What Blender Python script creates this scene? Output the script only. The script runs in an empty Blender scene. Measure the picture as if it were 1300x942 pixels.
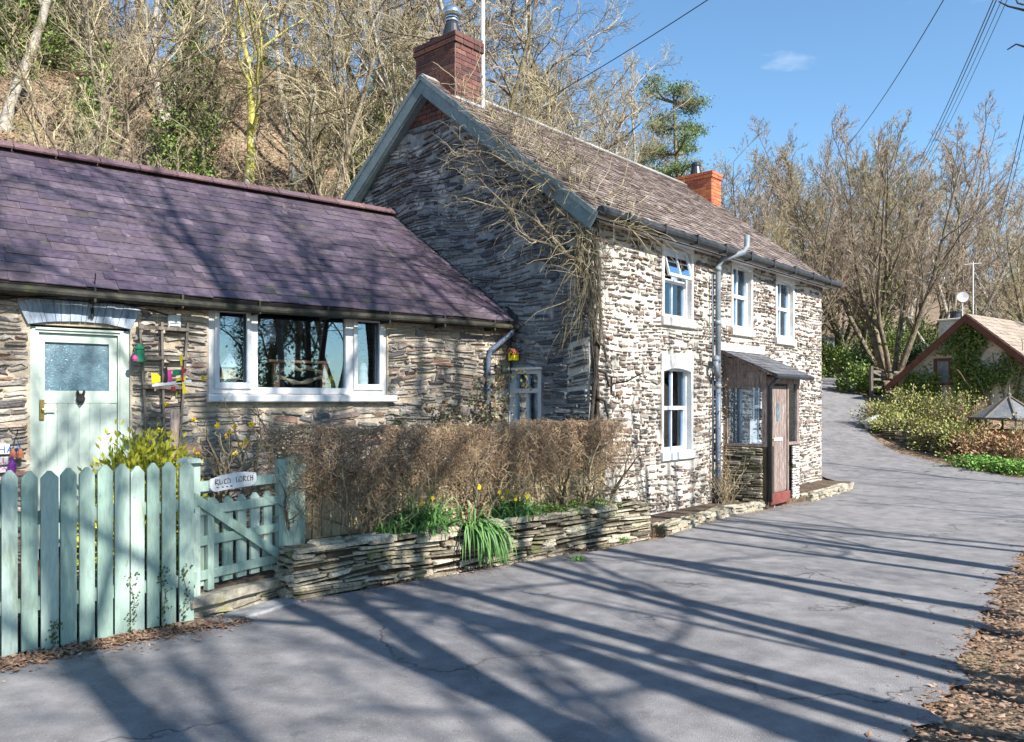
import bpy, bmesh, math, random
import numpy as np
from mathutils import Vector, Matrix

# ------------------------------------------------------------------ camera, world, sun, exposure
SC = bpy.context.scene
COL = SC.collection
R_ = math.radians
EYE = 1.7
cam_d = bpy.data.cameras.new('camera'); cam = bpy.data.objects.new('camera', cam_d); COL.objects.link(cam)
cam.location = (0, 0, EYE); cam.rotation_euler = (R_(90), 0, 0)
cam_d.sensor_width = 36; cam_d.lens = 36*1000/1300; cam_d.shift_y = 38/1300
cam_d.clip_start = .05; cam_d.clip_end = 3000
SC.camera = cam
SUN_EL = 36.0
SD = Vector((-.69, .724, 0)).normalized()          # the way shadows fall on the ground
w = bpy.data.worlds.new('World'); SC.world = w; w.use_nodes = True
nt = w.node_tree; nt.nodes.clear()
sky = nt.nodes.new('ShaderNodeTexSky'); sky.sky_type = 'NISHITA'; sky.sun_disc = False
sky.sun_elevation = R_(SUN_EL); sky.sun_rotation = math.atan2(-SD.x, -SD.y)
sky.altitude = 100; sky.air_density = 1.0; sky.dust_density = .3; sky.ozone_density = 2.2
bg = nt.nodes.new('ShaderNodeBackground'); bg.inputs[1].default_value = .088
wo = nt.nodes.new('ShaderNodeOutputWorld')
tc = nt.nodes.new('ShaderNodeTexCoord'); ns = nt.nodes.new('ShaderNodeTexNoise')
mp = nt.nodes.new('ShaderNodeMapping'); mp.inputs['Scale'].default_value = (1.6, 1.6, 4.5); mp.inputs['Location'].default_value = (.37, .21, .3)
ns.inputs['Scale'].default_value = 3.2; ns.inputs['Detail'].default_value = 7; ns.inputs['Roughness'].default_value = .55
cr = nt.nodes.new('ShaderNodeValToRGB'); cr.color_ramp.elements[0].position = .60; cr.color_ramp.elements[1].position = .88
cr.color_ramp.elements[1].color = (.6, .6, .6, 1)
mx = nt.nodes.new('ShaderNodeMixRGB'); mx.inputs[2].default_value = (7.5, 7.6, 7.8, 1)
L = nt.links.new
L(tc.outputs['Generated'], mp.inputs[0]); L(mp.outputs[0], ns.inputs['Vector']); L(ns.outputs[0], cr.inputs[0])
L(cr.outputs[0], mx.inputs[0]); hs = nt.nodes.new('ShaderNodeMixRGB'); hs.blend_type = 'MULTIPLY'; hs.inputs[0].default_value = 1; hs.inputs[2].default_value = (.94, 1.16, 1.22, 1)
L(sky.outputs[0], hs.inputs[1]); L(hs.outputs[0], mx.inputs[1]); L(mx.outputs[0], bg.inputs[0]); L(bg.outputs[0], wo.inputs[0])
sl = bpy.data.lights.new('sun', 'SUN'); sl.energy = 5.0; sl.angle = R_(.5); sl.color = (1, .955, .88)
so = bpy.data.objects.new('sun', sl); COL.objects.link(so); so.location = (10, -10, 20)
so.rotation_euler = Vector((SD.x, SD.y, -math.tan(R_(SUN_EL)))).to_track_quat('-Z', 'Y').to_euler()
SC.view_settings.view_transform = 'Standard'; SC.view_settings.look = 'None'
SC.view_settings.exposure = 1.16; SC.view_settings.gamma = 1
SC.render.engine = 'CYCLES'; SC.cycles.max_bounces = 6; SC.cycles.transparent_max_bounces = 12

rng = np.random.default_rng(7); random.seed(7)
U = rng.uniform

# ------------------------------------------------------------------ helpers
ORG = {}
def a3(v): return np.array(v, float)
class Fr:                                            # a local frame: point = o + u*U + v*V + n*N
    def __init__(s, o, u, v=(0, 0, 1), n=None):
        s.o = a3(o); s.u = a3(u); s.v = a3(v); s.n = a3(n) if n is not None else np.cross(s.u, s.v)
    def p(s, u, v, n=0): return s.o + u*s.u + v*s.v + n*s.n
    def at(s, px, py, n=0):                          # where the sight line of a measured image point meets the frame's plane
        d = a3(((px-650)/1000, 1, (509-py)/1000)); q = s.o + n*s.n - a3((0, 0, EYE))
        k = q.dot(s.n)/d.dot(s.n); P = d*k + a3((0, 0, EYE)) - s.o
        return P.dot(s.u), P.dot(s.v)
    def sub(s, u, v, n=0): return Fr(s.p(u, v, n), s.u, s.v, s.n)
W0 = Fr((0, 0, 0), (1, 0, 0), (0, 0, 1), (0, -1, 0))
def at(px, py, Y): return a3(((px-650)/1000*Y, Y, EYE+(509-py)/1000*Y))

class MB:
    def __init__(s): s.V = []; s.F = []; s.n = 0; s.MI = []; s.mi = 0
    def add(s, V, F):                                # F: (m,k) array or list of index tuples
        V = np.asarray(V, float).reshape(-1, 3); s.V.append(V)
        if isinstance(F, np.ndarray): s.F.append((F+s.n)); s.MI.append(np.full(len(F), s.mi))
        else:
            for f in F: s.F.append(np.array([f])+s.n); s.MI.append(np.full(1, s.mi))
        s.n += len(V); return s
    def box(s, fr, u0, u1, v0, v1, n0, n1):
        P = [fr.p(u, v, n) for u in (u0, u1) for v in (v0, v1) for n in (n0, n1)]
        return s.add(P, np.array([[0,1,3,2],[4,6,7,5],[0,4,5,1],[2,3,7,6],[0,2,6,4],[1,5,7,3]]))
    def bbox(s, fr, u0, u1, v0, v1, n0, n1, b=.006):  # box with bevelled outer (n1) edges
        P = []
        for (n, i) in ((n0, 0), (n1-b, 0), (n1, b)):
            P += [fr.p(u0+i, v0+i, n), fr.p(u1-i, v0+i, n), fr.p(u1-i, v1-i, n), fr.p(u0+i, v1-i, n)]
        F = [[3,2,1,0],[8,9,10,11]]
        for r in (0, 4):
            for k in range(4): F.append([r+k, r+(k+1) % 4, r+4+(k+1) % 4, r+4+k])
        return s.add(P, np.array(F))
    def prism(s, fr, poly, n0, n1):
        k = len(poly); P = [fr.p(u, v, n0) for u, v in poly]+[fr.p(u, v, n1) for u, v in poly]
        s.add(P, [tuple(range(k))[::-1], tuple(range(k, 2*k))]+[(i, (i+1) % k, k+(i+1) % k, k+i) for i in range(k)]); return s
    def beam(s, a, b, w, h, up=(0, 0, 1)):
        a = a3(a); b = a3(b); d = b-a; L_ = np.linalg.norm(d); d /= L_; x = np.cross(d, a3(up)); x /= np.linalg.norm(x); y = np.cross(x, d)
        return s.box(Fr(a, d, y, x), 0, L_, -h/2, h/2, -w/2, w/2)
    def tubes(s, P, Rr, sides=3, cap=False):
        P = np.asarray(P, float); Rr = np.asarray(Rr, float)
        if P.ndim == 2: P = P[None]; Rr = Rr[None]
        n, k, _ = P.shape
        T = np.gradient(P, axis=1); T /= (np.linalg.norm(T, axis=2, keepdims=True)+1e-9)
        m = T.mean(axis=1); ref = np.where(np.abs(m[:, 2:3]) > .8*np.linalg.norm(m, axis=1, keepdims=True), a3((1, 0, 0)), a3((0, 0, 1)))[:, None, :]
        A = np.cross(T, ref+0*T); A /= (np.linalg.norm(A, axis=2, keepdims=True)+1e-9); B = np.cross(T, A)
        th = np.arange(sides)*2*math.pi/sides
        V = P[:, :, None, :] + Rr[:, :, None, None]*(np.cos(th)[None, None, :, None]*A[:, :, None, :]+np.sin(th)[None, None, :, None]*B[:, :, None, :])
        i = np.arange(n)[:, None, None]*k*sides; j = np.arange(k-1)[None, :, None]*sides; q = np.arange(sides)[None, None, :]; q2 = (q+1) % sides
        F = np.stack([i+j+q, i+j+q2, i+j+sides+q2, i+j+sides+q], -1).reshape(-1, 4)
        s.add(V.reshape(-1, 3), F)
        if cap and n == 1:
            b = s.n-k*sides
            s.F.append(np.array([[b+x for x in range(sides)][::-1]])); s.MI.append(np.full(1, s.mi))
            s.F.append(np.array([[b+(k-1)*sides+x for x in range(sides)]])); s.MI.append(np.full(1, s.mi))
        return s
    def tube(s, pts, r, sides=8, cap=True):
        pts = [a3(p) for p in pts]; r = r if hasattr(r, '__len__') else [r]*len(pts)
        return s.tubes(np.array(pts), np.array(r), sides, cap)
    def lathe(s, c, prof, sides=16, axis=(0, 0, 1)):  # prof: (radius, height)
        ax = a3(axis); ax /= np.linalg.norm(ax); ref = a3((1, 0, 0)) if abs(ax[0]) < .9 else a3((0, 1, 0))
        A = np.cross(ax, ref); A /= np.linalg.norm(A); B = np.cross(ax, A); c = a3(c)
        V = []
        for r, h in prof:
            for q in range(sides):
                t = 2*math.pi*q/sides; V.append(c+ax*h+r*(math.cos(t)*A+math.sin(t)*B))
        k = len(prof); F = [(j*sides+q, j*sides+(q+1) % sides, (j+1)*sides+(q+1) % sides, (j+1)*sides+q) for j in range(k-1) for q in range(sides)]
        s.add(V, np.array(F)); s.add(V[:sides], [tuple(range(sides))[::-1]]); s.add(V[-sides:], [tuple(range(sides))]); return s
    def quads(s, C, A, B):                           # quads with centre C and half axes A, B
        V = np.stack([C-A-B, C+A-B, C+A+B, C-A+B], 1); n = len(C)
        return s.add(V.reshape(-1, 3), np.arange(4*n).reshape(-1, 4))
    def leaves(s, C, size, long=2.2, down=0., flat=0., dirs=None):   # folded rhombus leaves
        n = len(C); size = np.broadcast_to(size, n)[:, None]
        D = rng.normal(size=(n, 3)) if dirs is None else dirs+rng.normal(size=(n, 3))*.35
        D[:, 2] = D[:, 2]*(1-flat)-down; D /= np.linalg.norm(D, axis=1, keepdims=True)
        Q = np.cross(D, rng.normal(size=(n, 3))*(1-flat)+a3((0, 0, 1))*flat*2); Q /= np.linalg.norm(Q, axis=1, keepdims=True)
        Nn = np.cross(D, Q)
        a = C; b = C+D*size*long*.5+Q*size*.5+Nn*size*.12; c = C+D*size*long; d = C+D*size*long*.5-Q*size*.5+Nn*size*.12
        V = np.stack([a, b, c, d], 1); I = np.arange(n)[:, None]*4
        return s.add(V.reshape(-1, 3), np.concatenate([I+np.array([0, 1, 2]), I+np.array([0, 2, 3])]))
    def build(s, name, mat, parent=None, origin=None, smooth=False):
        V = np.concatenate(s.V)
        if parent is not None: o = ORG[parent.name]
        elif origin is not None: o = a3(origin)
        else: o = a3(((V[:, 0].min()+V[:, 0].max())/2, (V[:, 1].min()+V[:, 1].max())/2, V[:, 2].min()))
        me = bpy.data.meshes.new(name); V = V-o
        me.vertices.add(len(V)); me.vertices.foreach_set('co', V.astype(np.float32).ravel())
        loops = np.concatenate([f.ravel() for f in s.F]); tot = np.concatenate([np.full(len(f), f.shape[1]) for f in s.F])
        me.loops.add(len(loops)); me.loops.foreach_set('vertex_index', loops.astype(np.int32))
        me.polygons.add(len(tot)); me.polygons.foreach_set('loop_start', np.concatenate([[0], np.cumsum(tot)[:-1]]).astype(np.int32))
        mats = mat if isinstance(mat, (list, tuple)) else [mat]
        for m_ in mats: me.materials.append(m_)
        if len(mats) > 1: me.polygons.foreach_set('material_index', np.concatenate(s.MI).astype(np.int32))
        me.update(calc_edges=True)
        me.polygons.foreach_set('use_smooth', np.full(len(tot), bool(smooth)))
        ob = bpy.data.objects.new(name, me); COL.objects.link(ob)
        ORG[ob.name] = o
        if parent is not None: ob.parent = parent
        else: ob.location = o
        return ob
def tag(o, label=None, cat=None, group=None, kind=None):
    if label: o['label'] = label
    if cat: o['category'] = cat
    if group: o['group'] = group
    if kind: o['kind'] = kind
    return o
def thing(name, loc, label, cat, group=None):
    o = bpy.data.objects.new(name, None); COL.objects.link(o); o.location = loc; o.empty_display_size = .2
    ORG[o.name] = a3(loc); return tag(o, label, cat, group)
def copy_tree(o, parent=None):
    c = o.copy(); COL.objects.link(c); c.parent = parent; ORG[c.name] = ORG[o.name]
    for ch in list(o.children): copy_tree(ch, c)
    return c

# ------------------------------------------------------------------ materials
def S(c):                                             # sRGB 0-255 to linear
    return tuple(((x/255)/12.92 if x/255 < .04045 else ((x/255+.055)/1.055)**2.4) for x in c)+(1,)
def mat(name, cols, by='noise', scale=6., rough=.8, bump=.3, bscale=40., vary=.25, spec=.3, metal=0., patches=None, stretch=(1, 1, 1), detail=6, smooth_ramp=True, bdist=.01, rot=0):
    m = bpy.data.materials.new(name); m.use_nodes = True; t = m.node_tree; N = t.nodes; l = t.links.new
    b = N['Principled BSDF']; b.inputs['Roughness'].default_value = rough; b.inputs['Metallic'].default_value = metal
    b.inputs['Specular IOR Level'].default_value = spec
    tcn = N.new('ShaderNodeTexCoord'); mpn = N.new('ShaderNodeMapping'); mpn.inputs['Scale'].default_value = stretch; mpn.inputs['Rotation'].default_value = (0, 0, rot)
    l(tcn.outputs['Object'], mpn.inputs[0])
    no = N.new('ShaderNodeTexNoise'); no.inputs['Scale'].default_value = scale; no.inputs['Detail'].default_value = detail; no.inputs['Roughness'].default_value = .6
    l(mpn.outputs[0], no.inputs['Vector'])
    rp = N.new('ShaderNodeValToRGB'); els = rp.color_ramp.elements
    n = len(cols)
    lo, hi = (.0, 1.) if by == 'island' else (.32, .68)
    while len(els) < n: els.new(.5)
    if n == 1: els.remove(els[1])
    for i, c in enumerate(cols):
        els[i].position = lo+(hi-lo)*i/max(1, n-(0 if (by == 'island' and not smooth_ramp) else 1)); els[i].color = tuple(c)[:3]+(1,)
    if by == 'island' and not smooth_ramp: rp.color_ramp.interpolation = 'CONSTANT'
    if by == 'island':
        g = N.new('ShaderNodeNewGeometry'); l(g.outputs['Random Per Island'], rp.inputs[0])
    elif by == 'object':
        g = N.new('ShaderNodeObjectInfo'); l(g.outputs['Random'], rp.inputs[0])
    else: l(no.outputs[0], rp.inputs[0])
    out = rp.outputs[0]
    if vary:
        n2 = N.new('ShaderNodeTexNoise'); n2.inputs['Scale'].default_value = scale*4.7; n2.inputs['Detail'].default_value = 4; l(mpn.outputs[0], n2.inputs['Vector'])
        mr = N.new('ShaderNodeMapRange'); mr.inputs[1].default_value = .3; mr.inputs[2].default_value = .7; mr.inputs[3].default_value = 1-vary; mr.inputs[4].default_value = 1+vary
        l(n2.outputs[0], mr.inputs[0]); mu = N.new('ShaderNodeMixRGB'); mu.blend_type = 'MULTIPLY'; mu.inputs[0].default_value = 1
        l(out, mu.inputs[1]); l(mr.outputs[0], mu.inputs[2]); out = mu.outputs[0]
    if patches:
        for (pc, ps, p0, p1, amt) in patches:
            n3 = N.new('ShaderNodeTexNoise'); n3.inputs['Scale'].default_value = ps; n3.inputs['Detail'].default_value = 8; n3.inputs['Roughness'].default_value = .65; l(mpn.outputs[0], n3.inputs['Vector'])
            m3 = N.new('ShaderNodeMapRange'); m3.inputs[1].default_value = p0; m3.inputs[2].default_value = p1; m3.inputs[4].default_value = amt; l(n3.outputs[0], m3.inputs[0])
            mm = N.new('ShaderNodeMixRGB'); mm.inputs[2].default_value = tuple(pc)[:3]+(1,); l(m3.outputs[0], mm.inputs[0]); l(out, mm.inputs[1]); out = mm.outputs[0]
    l(out, b.inputs['Base Color'])
    if bump:
        nb = N.new('ShaderNodeTexNoise'); nb.inputs['Scale'].default_value = bscale; nb.inputs['Detail'].default_value = 6; l(mpn.outputs[0], nb.inputs['Vector'])
        bp = N.new('ShaderNodeBump'); bp.inputs['Strength'].default_value = bump; bp.inputs['Distance'].default_value = bdist; l(nb.outputs[0], bp.inputs['Height']); l(bp.outputs[0], b.inputs['Normal'])
    return m
def flat(name, c, rough=.6, spec=.3, metal=0., vary=.12, bump=.1): return mat(name, [c], scale=9, rough=rough, spec=spec, metal=metal, vary=vary, bump=bump)
def glass(name, fac=.4, tint=(.9, .95, 1, 1), rough=0.):
    m = bpy.data.materials.new(name); m.use_nodes = True; t = m.node_tree; N = t.nodes; l = t.links.new
    N.remove(N['Principled BSDF']); o = N['Material Output']
    tr = N.new('ShaderNodeBsdfTransparent'); tr.inputs[0].default_value = tint; g = N.new('ShaderNodeBsdfGlossy'); g.inputs['Roughness'].default_value = rough; g.inputs[0].default_value = (.72, .85, .98, 1)
    fr = N.new('ShaderNodeFresnel'); fr.inputs[0].default_value = 1.5; ad = N.new('ShaderNodeMath'); ad.operation = 'MULTIPLY_ADD'; ad.inputs[1].default_value = 1.; ad.inputs[2].default_value = fac; ad.use_clamp = True
    l(fr.outputs[0], ad.inputs[0]); mixn = N.new('ShaderNodeMixShader'); l(ad.outputs[0], mixn.inputs[0]); l(tr.outputs[0], mixn.inputs[1]); l(g.outputs[0], mixn.inputs[2]); l(mixn.outputs[0], o.inputs[0])
    return m

M = {}
M['lime'] = mat('lime mortar', [(.41, .375, .325), (.56, .525, .47)], scale=3, rough=.95, bump=.9, bscale=28, bdist=.02, vary=.15, patches=[((.34, .27, .2), 2.2, .56, .75, .6)])
M['limewarm'] = mat('cream mortar', [(.36, .29, .21), (.50, .43, .34)], scale=3, rough=.95, bump=.9, bscale=28, bdist=.02, vary=.2, patches=[((.2, .16, .13), 1.4, .55, .7, .7)])
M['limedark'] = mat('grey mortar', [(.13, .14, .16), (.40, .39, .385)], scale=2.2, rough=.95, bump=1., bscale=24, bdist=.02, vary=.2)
M['stone_f'] = mat('facade rubble stone', [(.08, .065, .062), (.12, .09, .075), (.20, .17, .155), (.15, .105, .08), (.11, .1, .105), (.21, .125, .09), (.17, .14, .12), (.29, .265, .235), (.09, .068, .07), (.26, .19, .14)], by='island', scale=9, rough=.85, bump=.9, bscale=45, bdist=.012, vary=.4,
    patches=[((.46, .425, .375), 3.2, .55, .63, .8), ((.44, .40, .355), 11., .58, .64, .8)])
M['stone_c'] = mat('cottage wall stone', [(.24, .19, .15), (.36, .32, .27), (.13, .11, .11), (.42, .38, .33), (.22, .20, .19), (.28, .15, .10), (.38, .34, .29), (.08, .075, .085), (.32, .29, .25), (.17, .16, .165), (.10, .09, .09)], by='island', scale=8, rough=.85, bump=.9, bscale=38, bdist=.012, vary=.35,
    patches=[((.50, .46, .41), 3., .53, .62, .8), ((.10, .09, .10), 7., .62, .7, .7)], stretch=(1, 1, 2.5))
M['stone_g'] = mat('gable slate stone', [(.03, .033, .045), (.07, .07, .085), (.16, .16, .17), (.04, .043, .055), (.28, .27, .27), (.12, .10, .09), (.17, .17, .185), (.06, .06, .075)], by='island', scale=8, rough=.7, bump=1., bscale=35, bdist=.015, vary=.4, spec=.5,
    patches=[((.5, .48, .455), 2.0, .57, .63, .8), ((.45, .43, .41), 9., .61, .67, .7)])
M['stone_p'] = mat('mossy slate walling', [(.2, .17, .12), (.40, .36, .27), (.3, .26, .19), (.11, .095, .07), (.46, .42, .33), (.26, .21, .14)], by='island', scale=8, rough=.9, bump=1., bscale=35, bdist=.015, vary=.4,
    patches=[((.13, .15, .03), 3.5, .56, .66, .7), ((.45, .43, .36), 9., .6, .68, .6)])
M['earthfill'] = mat('earth between stones', [(.035, .028, .02), (.08, .06, .04)], scale=6, rough=1, bump=.8)
M['brick'] = mat('dark red brick', [(.10, .042, .036), (.06, .032, .032), (.15, .06, .045), (.085, .042, .042), (.18, .085, .065), (.05, .028, .028)], by='island', scale=9, rough=.85, bump=.5, bscale=60, vary=.35, patches=[((.3, .2, .18), 6, .6, .72, .5)])
M['brick_o'] = mat('orange brick', [(.42, .12, .05), (.5, .17, .07), (.34, .09, .045), (.46, .15, .08)], by='island', scale=9, rough=.85, bump=.5, bscale=60, vary=.3)
M['mortar'] = mat('brick mortar', [(.26, .23, .21), (.38, .35, .32)], rough=.95)
M['slate_c'] = mat('purple slate', [(.06, .045, .068), (.08, .058, .083), (.105, .08, .105), (.07, .053, .078), (.13, .10, .125), (.052, .042, .06), (.088, .066, .08), (.105, .077, .092)], by='island', scale=4, rough=.5, bump=.35, bscale=25, vary=.3, spec=.35,
    patches=[((.26, .23, .2), 7., .62, .70, .6), ((.05, .043, .05), 1.3, .5, .7, .6), ((.12, .13, .05), 2.3, .62, .7, .6)])
M['slate_m'] = mat('weathered brown slate', [(.09, .065, .055), (.17, .13, .11), (.24, .19, .165), (.12, .09, .085), (.29, .24, .22), (.07, .05, .045), (.2, .15, .125)], by='island', scale=6, rough=.8, bump=.6, bscale=35, vary=.4, patches=[((.33, .29, .27), 5., .58, .7, .5)])
M['slate_p'] = mat('porch slate', [(.07, .07, .08), (.13, .13, .14), (.10, .10, .11)], by='island', rough=.65, bump=.4, bscale=40)
M['underlay'] = flat('roof underlay', (.03, .025, .025), .95)
M['ridge'] = mat('ridge tile', [(.11, .065, .075), (.16, .095, .10), (.09, .06, .075)], by='island', rough=.8, bump=.4, vary=.3)
M['ridge_g'] = mat('grey ridge tile', [(.2, .19, .18), (.33, .31, .29)], by='island', rough=.85, bump=.4, vary=.3)
M['white'] = mat('white painted timber', [(.60, .61, .62), (.70, .70, .70)], scale=5, rough=.45, bump=.12, bscale=80, vary=.05, patches=[((.45, .44, .4), 9, .66, .76, .4)])
M['whitewash'] = mat('whitewashed render', [(.50, .485, .455), (.62, .605, .575)], scale=5, rough=.9, bump=.5, bscale=35, vary=.08, patches=[((.42, .38, .32), 4, .6, .75, .5)])
M['door'] = mat('pale sage door paint', [(.40, .475, .42), (.46, .53, .475)], scale=3, rough=.5, bump=.15, vary=.06)
M['sage'] = mat('sage green fence paint', [(.25, .355, .30), (.31, .41, .355), (.36, .455, .405), (.29, .39, .335)], by='object', scale=4, rough=.65, bump=.4, bscale=30, vary=.12, stretch=(3, 3, .6),
    patches=[((.12, .15, .06), 3.2, .55, .72, .65), ((.34, .40, .34), 4, .58, .70, .6), ((.10, .09, .06), 14, .64, .72, .7)])
M['barge'] = mat('grey green bargeboard', [(.14, .19, .2), (.2, .25, .26)], rough=.55, vary=.15, bump=.2)
M['black'] = mat('black gutter plastic', [(.02, .022, .025), (.04, .042, .045)], rough=.45, bump=.1)
M['mossgut'] = mat('mossy gutter', [(.025, .025, .022), (.05, .045, .03)], rough=.7, bump=.5, patches=[((.09, .10, .02), 5, .56, .66, .6)])
M['pipe_b'] = mat('blue grey downpipe', [(.09, .12, .17), (.13, .17, .23)], rough=.45, bump=.1, vary=.2)
M['pipe_g'] = mat('grey soil pipe', [(.15, .18, .21), (.25, .28, .31)], rough=.45, bump=.1, vary=.15)
M['lead'] = mat('lead flashing', [(.25, .28, .32), (.36, .39, .43)], rough=.5, bump=.3)
M['steel'] = mat('steel cowl', [(.45, .5, .55), (.6, .63, .66)], rough=.25, metal=.9, bump=.05)
M['cowl'] = flat('black cowl', (.025, .03, .04), .4)
M['slate_l'] = mat('blue slate lintel', [(.16, .2, .26), (.26, .31, .38), (.36, .4, .46)], scale=4, rough=.7, bump=.5, bscale=30, vary=.25, stretch=(2.2, 2.2, .5))
M['wood_g'] = mat('weathered grey timber', [(.10, .085, .07), (.20, .17, .14)], scale=5, rough=.9, bump=.5, bscale=35, vary=.3, stretch=(3, 3, .5))
M['wood_p'] = mat('old red brown porch timber', [(.07, .045, .042), (.24, .185, .165), (.13, .09, .082)], scale=4, rough=.75, bump=.5, bscale=30, vary=.35, stretch=(5, 5, .8), patches=[((.45, .4, .36), 4.5, .55, .68, .65)])
M['redpaint'] = mat('red step paint', [(.13, .035, .03), (.19, .06, .048)], rough=.7, vary=.25)
M['wood_o'] = mat('pale fence boards', [(.42, .33, .19), (.55, .46, .29)], by='island', scale=5, rough=.85, bump=.4, vary=.25, stretch=(3, 3, .5), patches=[((.2, .2, .08), 4, .56, .7, .5)])
M['wood_post'] = mat('pinkish bare post', [(.42, .29, .23), (.58, .45, .38)], scale=5, rough=.9, bump=.6, vary=.25, stretch=(2, 2, .7), patches=[((.2, .12, .09), 7, .62, .7, .7)])
M['bench'] = mat('orange brown oak', [(.55, .26, .12), (.7, .38, .2)], scale=5, rough=.6, vary=.25)
M['branchwood'] = mat('peeled branch wood', [(.5, .36, .2), (.75, .6, .4)], scale=8, rough=.7, vary=.25)
M['road'] = mat('old asphalt', [(.155, .148, .152), (.195, .187, .19), (.235, .222, .222)], scale=1.1, rough=.85, bump=.9, bscale=120, bdist=.006, vary=.22,
    patches=[((.07, .068, .07), .55, .56, .62, .35), ((.26, .25, .245), 1.9, .55, .75, .35), ((.3, .29, .28), 55., .57, .63, .6), ((.05, .047, .047), 45., .60, .66, .6), ((.09, .08, .07), 3.3, .62, .70, .5)])
def cracks(m, sc, wdt, amt):                          # thin wandering cracks in a surface's own colour
    t = m.node_tree; N = t.nodes; l = t.links.new; b = N['Principled BSDF']; src = b.inputs['Base Color'].links[0].from_socket
    tcn = N.new('ShaderNodeTexCoord'); no = N.new('ShaderNodeTexNoise'); no.inputs['Scale'].default_value = 2.2; no.inputs['Detail'].default_value = 6; l(tcn.outputs['Object'], no.inputs['Vector'])
    ad = N.new('ShaderNodeMixRGB'); ad.blend_type = 'ADD'; ad.inputs[0].default_value = .9; l(tcn.outputs['Object'], ad.inputs[1]); l(no.outputs['Color'], ad.inputs[2])
    v = N.new('ShaderNodeTexVoronoi'); v.feature = 'DISTANCE_TO_EDGE'; v.inputs['Scale'].default_value = sc; l(ad.outputs[0], v.inputs['Vector'])
    mr = N.new('ShaderNodeMapRange'); mr.inputs[1].default_value = 0; mr.inputs[2].default_value = wdt; mr.inputs[3].default_value = amt; mr.inputs[4].default_value = 0; l(v.outputs['Distance'], mr.inputs[0])
    n2 = N.new('ShaderNodeTexNoise'); n2.inputs['Scale'].default_value = .7; l(tcn.outputs['Object'], n2.inputs['Vector']); m2 = N.new('ShaderNodeMapRange'); m2.inputs[1].default_value = .48; m2.inputs[2].default_value = .58; l(n2.outputs[0], m2.inputs[0])
    mu = N.new('ShaderNodeMath'); mu.operation = 'MULTIPLY'; l(mr.outputs[0], mu.inputs[0]); l(m2.outputs[0], mu.inputs[1])
    mm = N.new('ShaderNodeMixRGB'); mm.inputs[2].default_value = (.035, .032, .03, 1); l(mu.outputs[0], mm.inputs[0]); l(src, mm.inputs[1]); l(mm.outputs[0], b.inputs['Base Color'])
cracks(M['road'], .55, .012, .8)
M['ground'] = mat('leaf strewn earth', [(.16, .10, .06), (.30, .21, .14), (.10, .07, .045), (.36, .26, .18)], scale=2.2, rough=1, bump=1, bscale=14, bdist=.06, vary=.5, patches=[((.09, .11, .025), .45, .56, .66, .7), ((.05, .035, .025), 1.3, .56, .68, .6)])
M['soil'] = mat('garden soil', [(.07, .05, .035), (.14, .1, .07)], scale=5, rough=1, bump=1, bscale=20, bdist=.03, vary=.5)
M['step'] = mat('worn stone step', [(.26, .23, .18), (.38, .35, .28)], scale=4, rough=.9, bump=.8, bscale=25, bdist=.02, vary=.3, patches=[((.2, .19, .06), 3, .52, .62, .7)])
M['slab'] = mat('slate slab', [(.19, .19, .2), (.27, .27, .28)], scale=3, rough=.85, bump=.5, bscale=30)
M['litter'] = mat('dead leaves', [(.19, .10, .06), (.30, .18, .11), (.10, .055, .04), (.36, .26, .18), (.23, .13, .09)], by='island', rough=.9, bump=0, vary=0)
M['bark'] = mat('grey brown bark', [(.06, .045, .032), (.15, .12, .085), (.26, .22, .16)], scale=4, rough=.95, bump=.9, bscale=18, bdist=.03, vary=.35, patches=[((.16, .17, .04), 1.2, .54, .66, .6)])
M['bark_dark'] = mat('dark bark', [(.04, .032, .025), (.09, .075, .06)], scale=4, rough=.95, bump=.9, bscale=18, bdist=.03, vary=.35)
M['bark_moss'] = mat('mossy yellow bark', [(.30, .29, .05), (.42, .38, .09), (.34, .31, .22)], scale=2.5, rough=.95, bump=.9, bscale=18, bdist=.03, vary=.3, patches=[((.48, .45, .4), 2.4, .56, .62, .9)])
M['bark_pale'] = mat('pale birch bark', [(.26, .235, .20), (.42, .39, .34)], scale=4, rough=.9, bump=.6, bscale=18, bdist=.02, vary=.3, patches=[((.14, .13, .06), 2.2, .55, .64, .8)])
M['twig'] = mat('grey twigs', [(.10, .075, .05), (.34, .28, .20), (.2, .155, .11)], by='island', scale=2, rough=.9, bump=0, vary=.3)
M['twig_y'] = mat('yellow grey twigs', [(.12, .095, .05), (.42, .36, .23), (.26, .21, .12)], by='island', scale=2, rough=.9, bump=0, vary=.3)
M['twig_p'] = mat('purple tipped twigs', [(.13, .095, .085), (.36, .29, .22), (.26, .2, .14)], by='island', scale=2, rough=.9, bump=0, vary=.3)
M['hedge'] = mat('dry hedge twigs', [(.13, .075, .05), (.30, .20, .12), (.44, .35, .22), (.20, .11, .075), (.38, .27, .17)], by='island', rough=.9, bump=0, vary=.2)
M['vine'] = mat('vine stems', [(.11, .085, .055), (.30, .25, .165), (.2, .155, .095)], by='island', rough=.9, bump=0, vary=.3)
M['vine_y'] = mat('yellowed vine strands', [(.20, .16, .095), (.31, .26, .16), (.14, .11, .08)], by='island', rough=.9, bump=0, vary=.2)
def leafmat(name, cols): return mat(name, cols, by='island', rough=.55, bump=0, vary=0, spec=.4)
M['leaf_y'] = leafmat('yellow green leaves', [(.46, .44, .03), (.62, .58, .06), (.38, .38, .03), (.56, .48, .04), (.16, .2, .02)])
M['leaf_g'] = leafmat('green leaves', [(.05, .11, .02), (.09, .17, .03), (.15, .22, .04)])
M['leaf_ivy'] = leafmat('ivy leaves', [(.06, .12, .02), (.12, .19, .035), (.22, .28, .06), (.035, .07, .018)])
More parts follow.
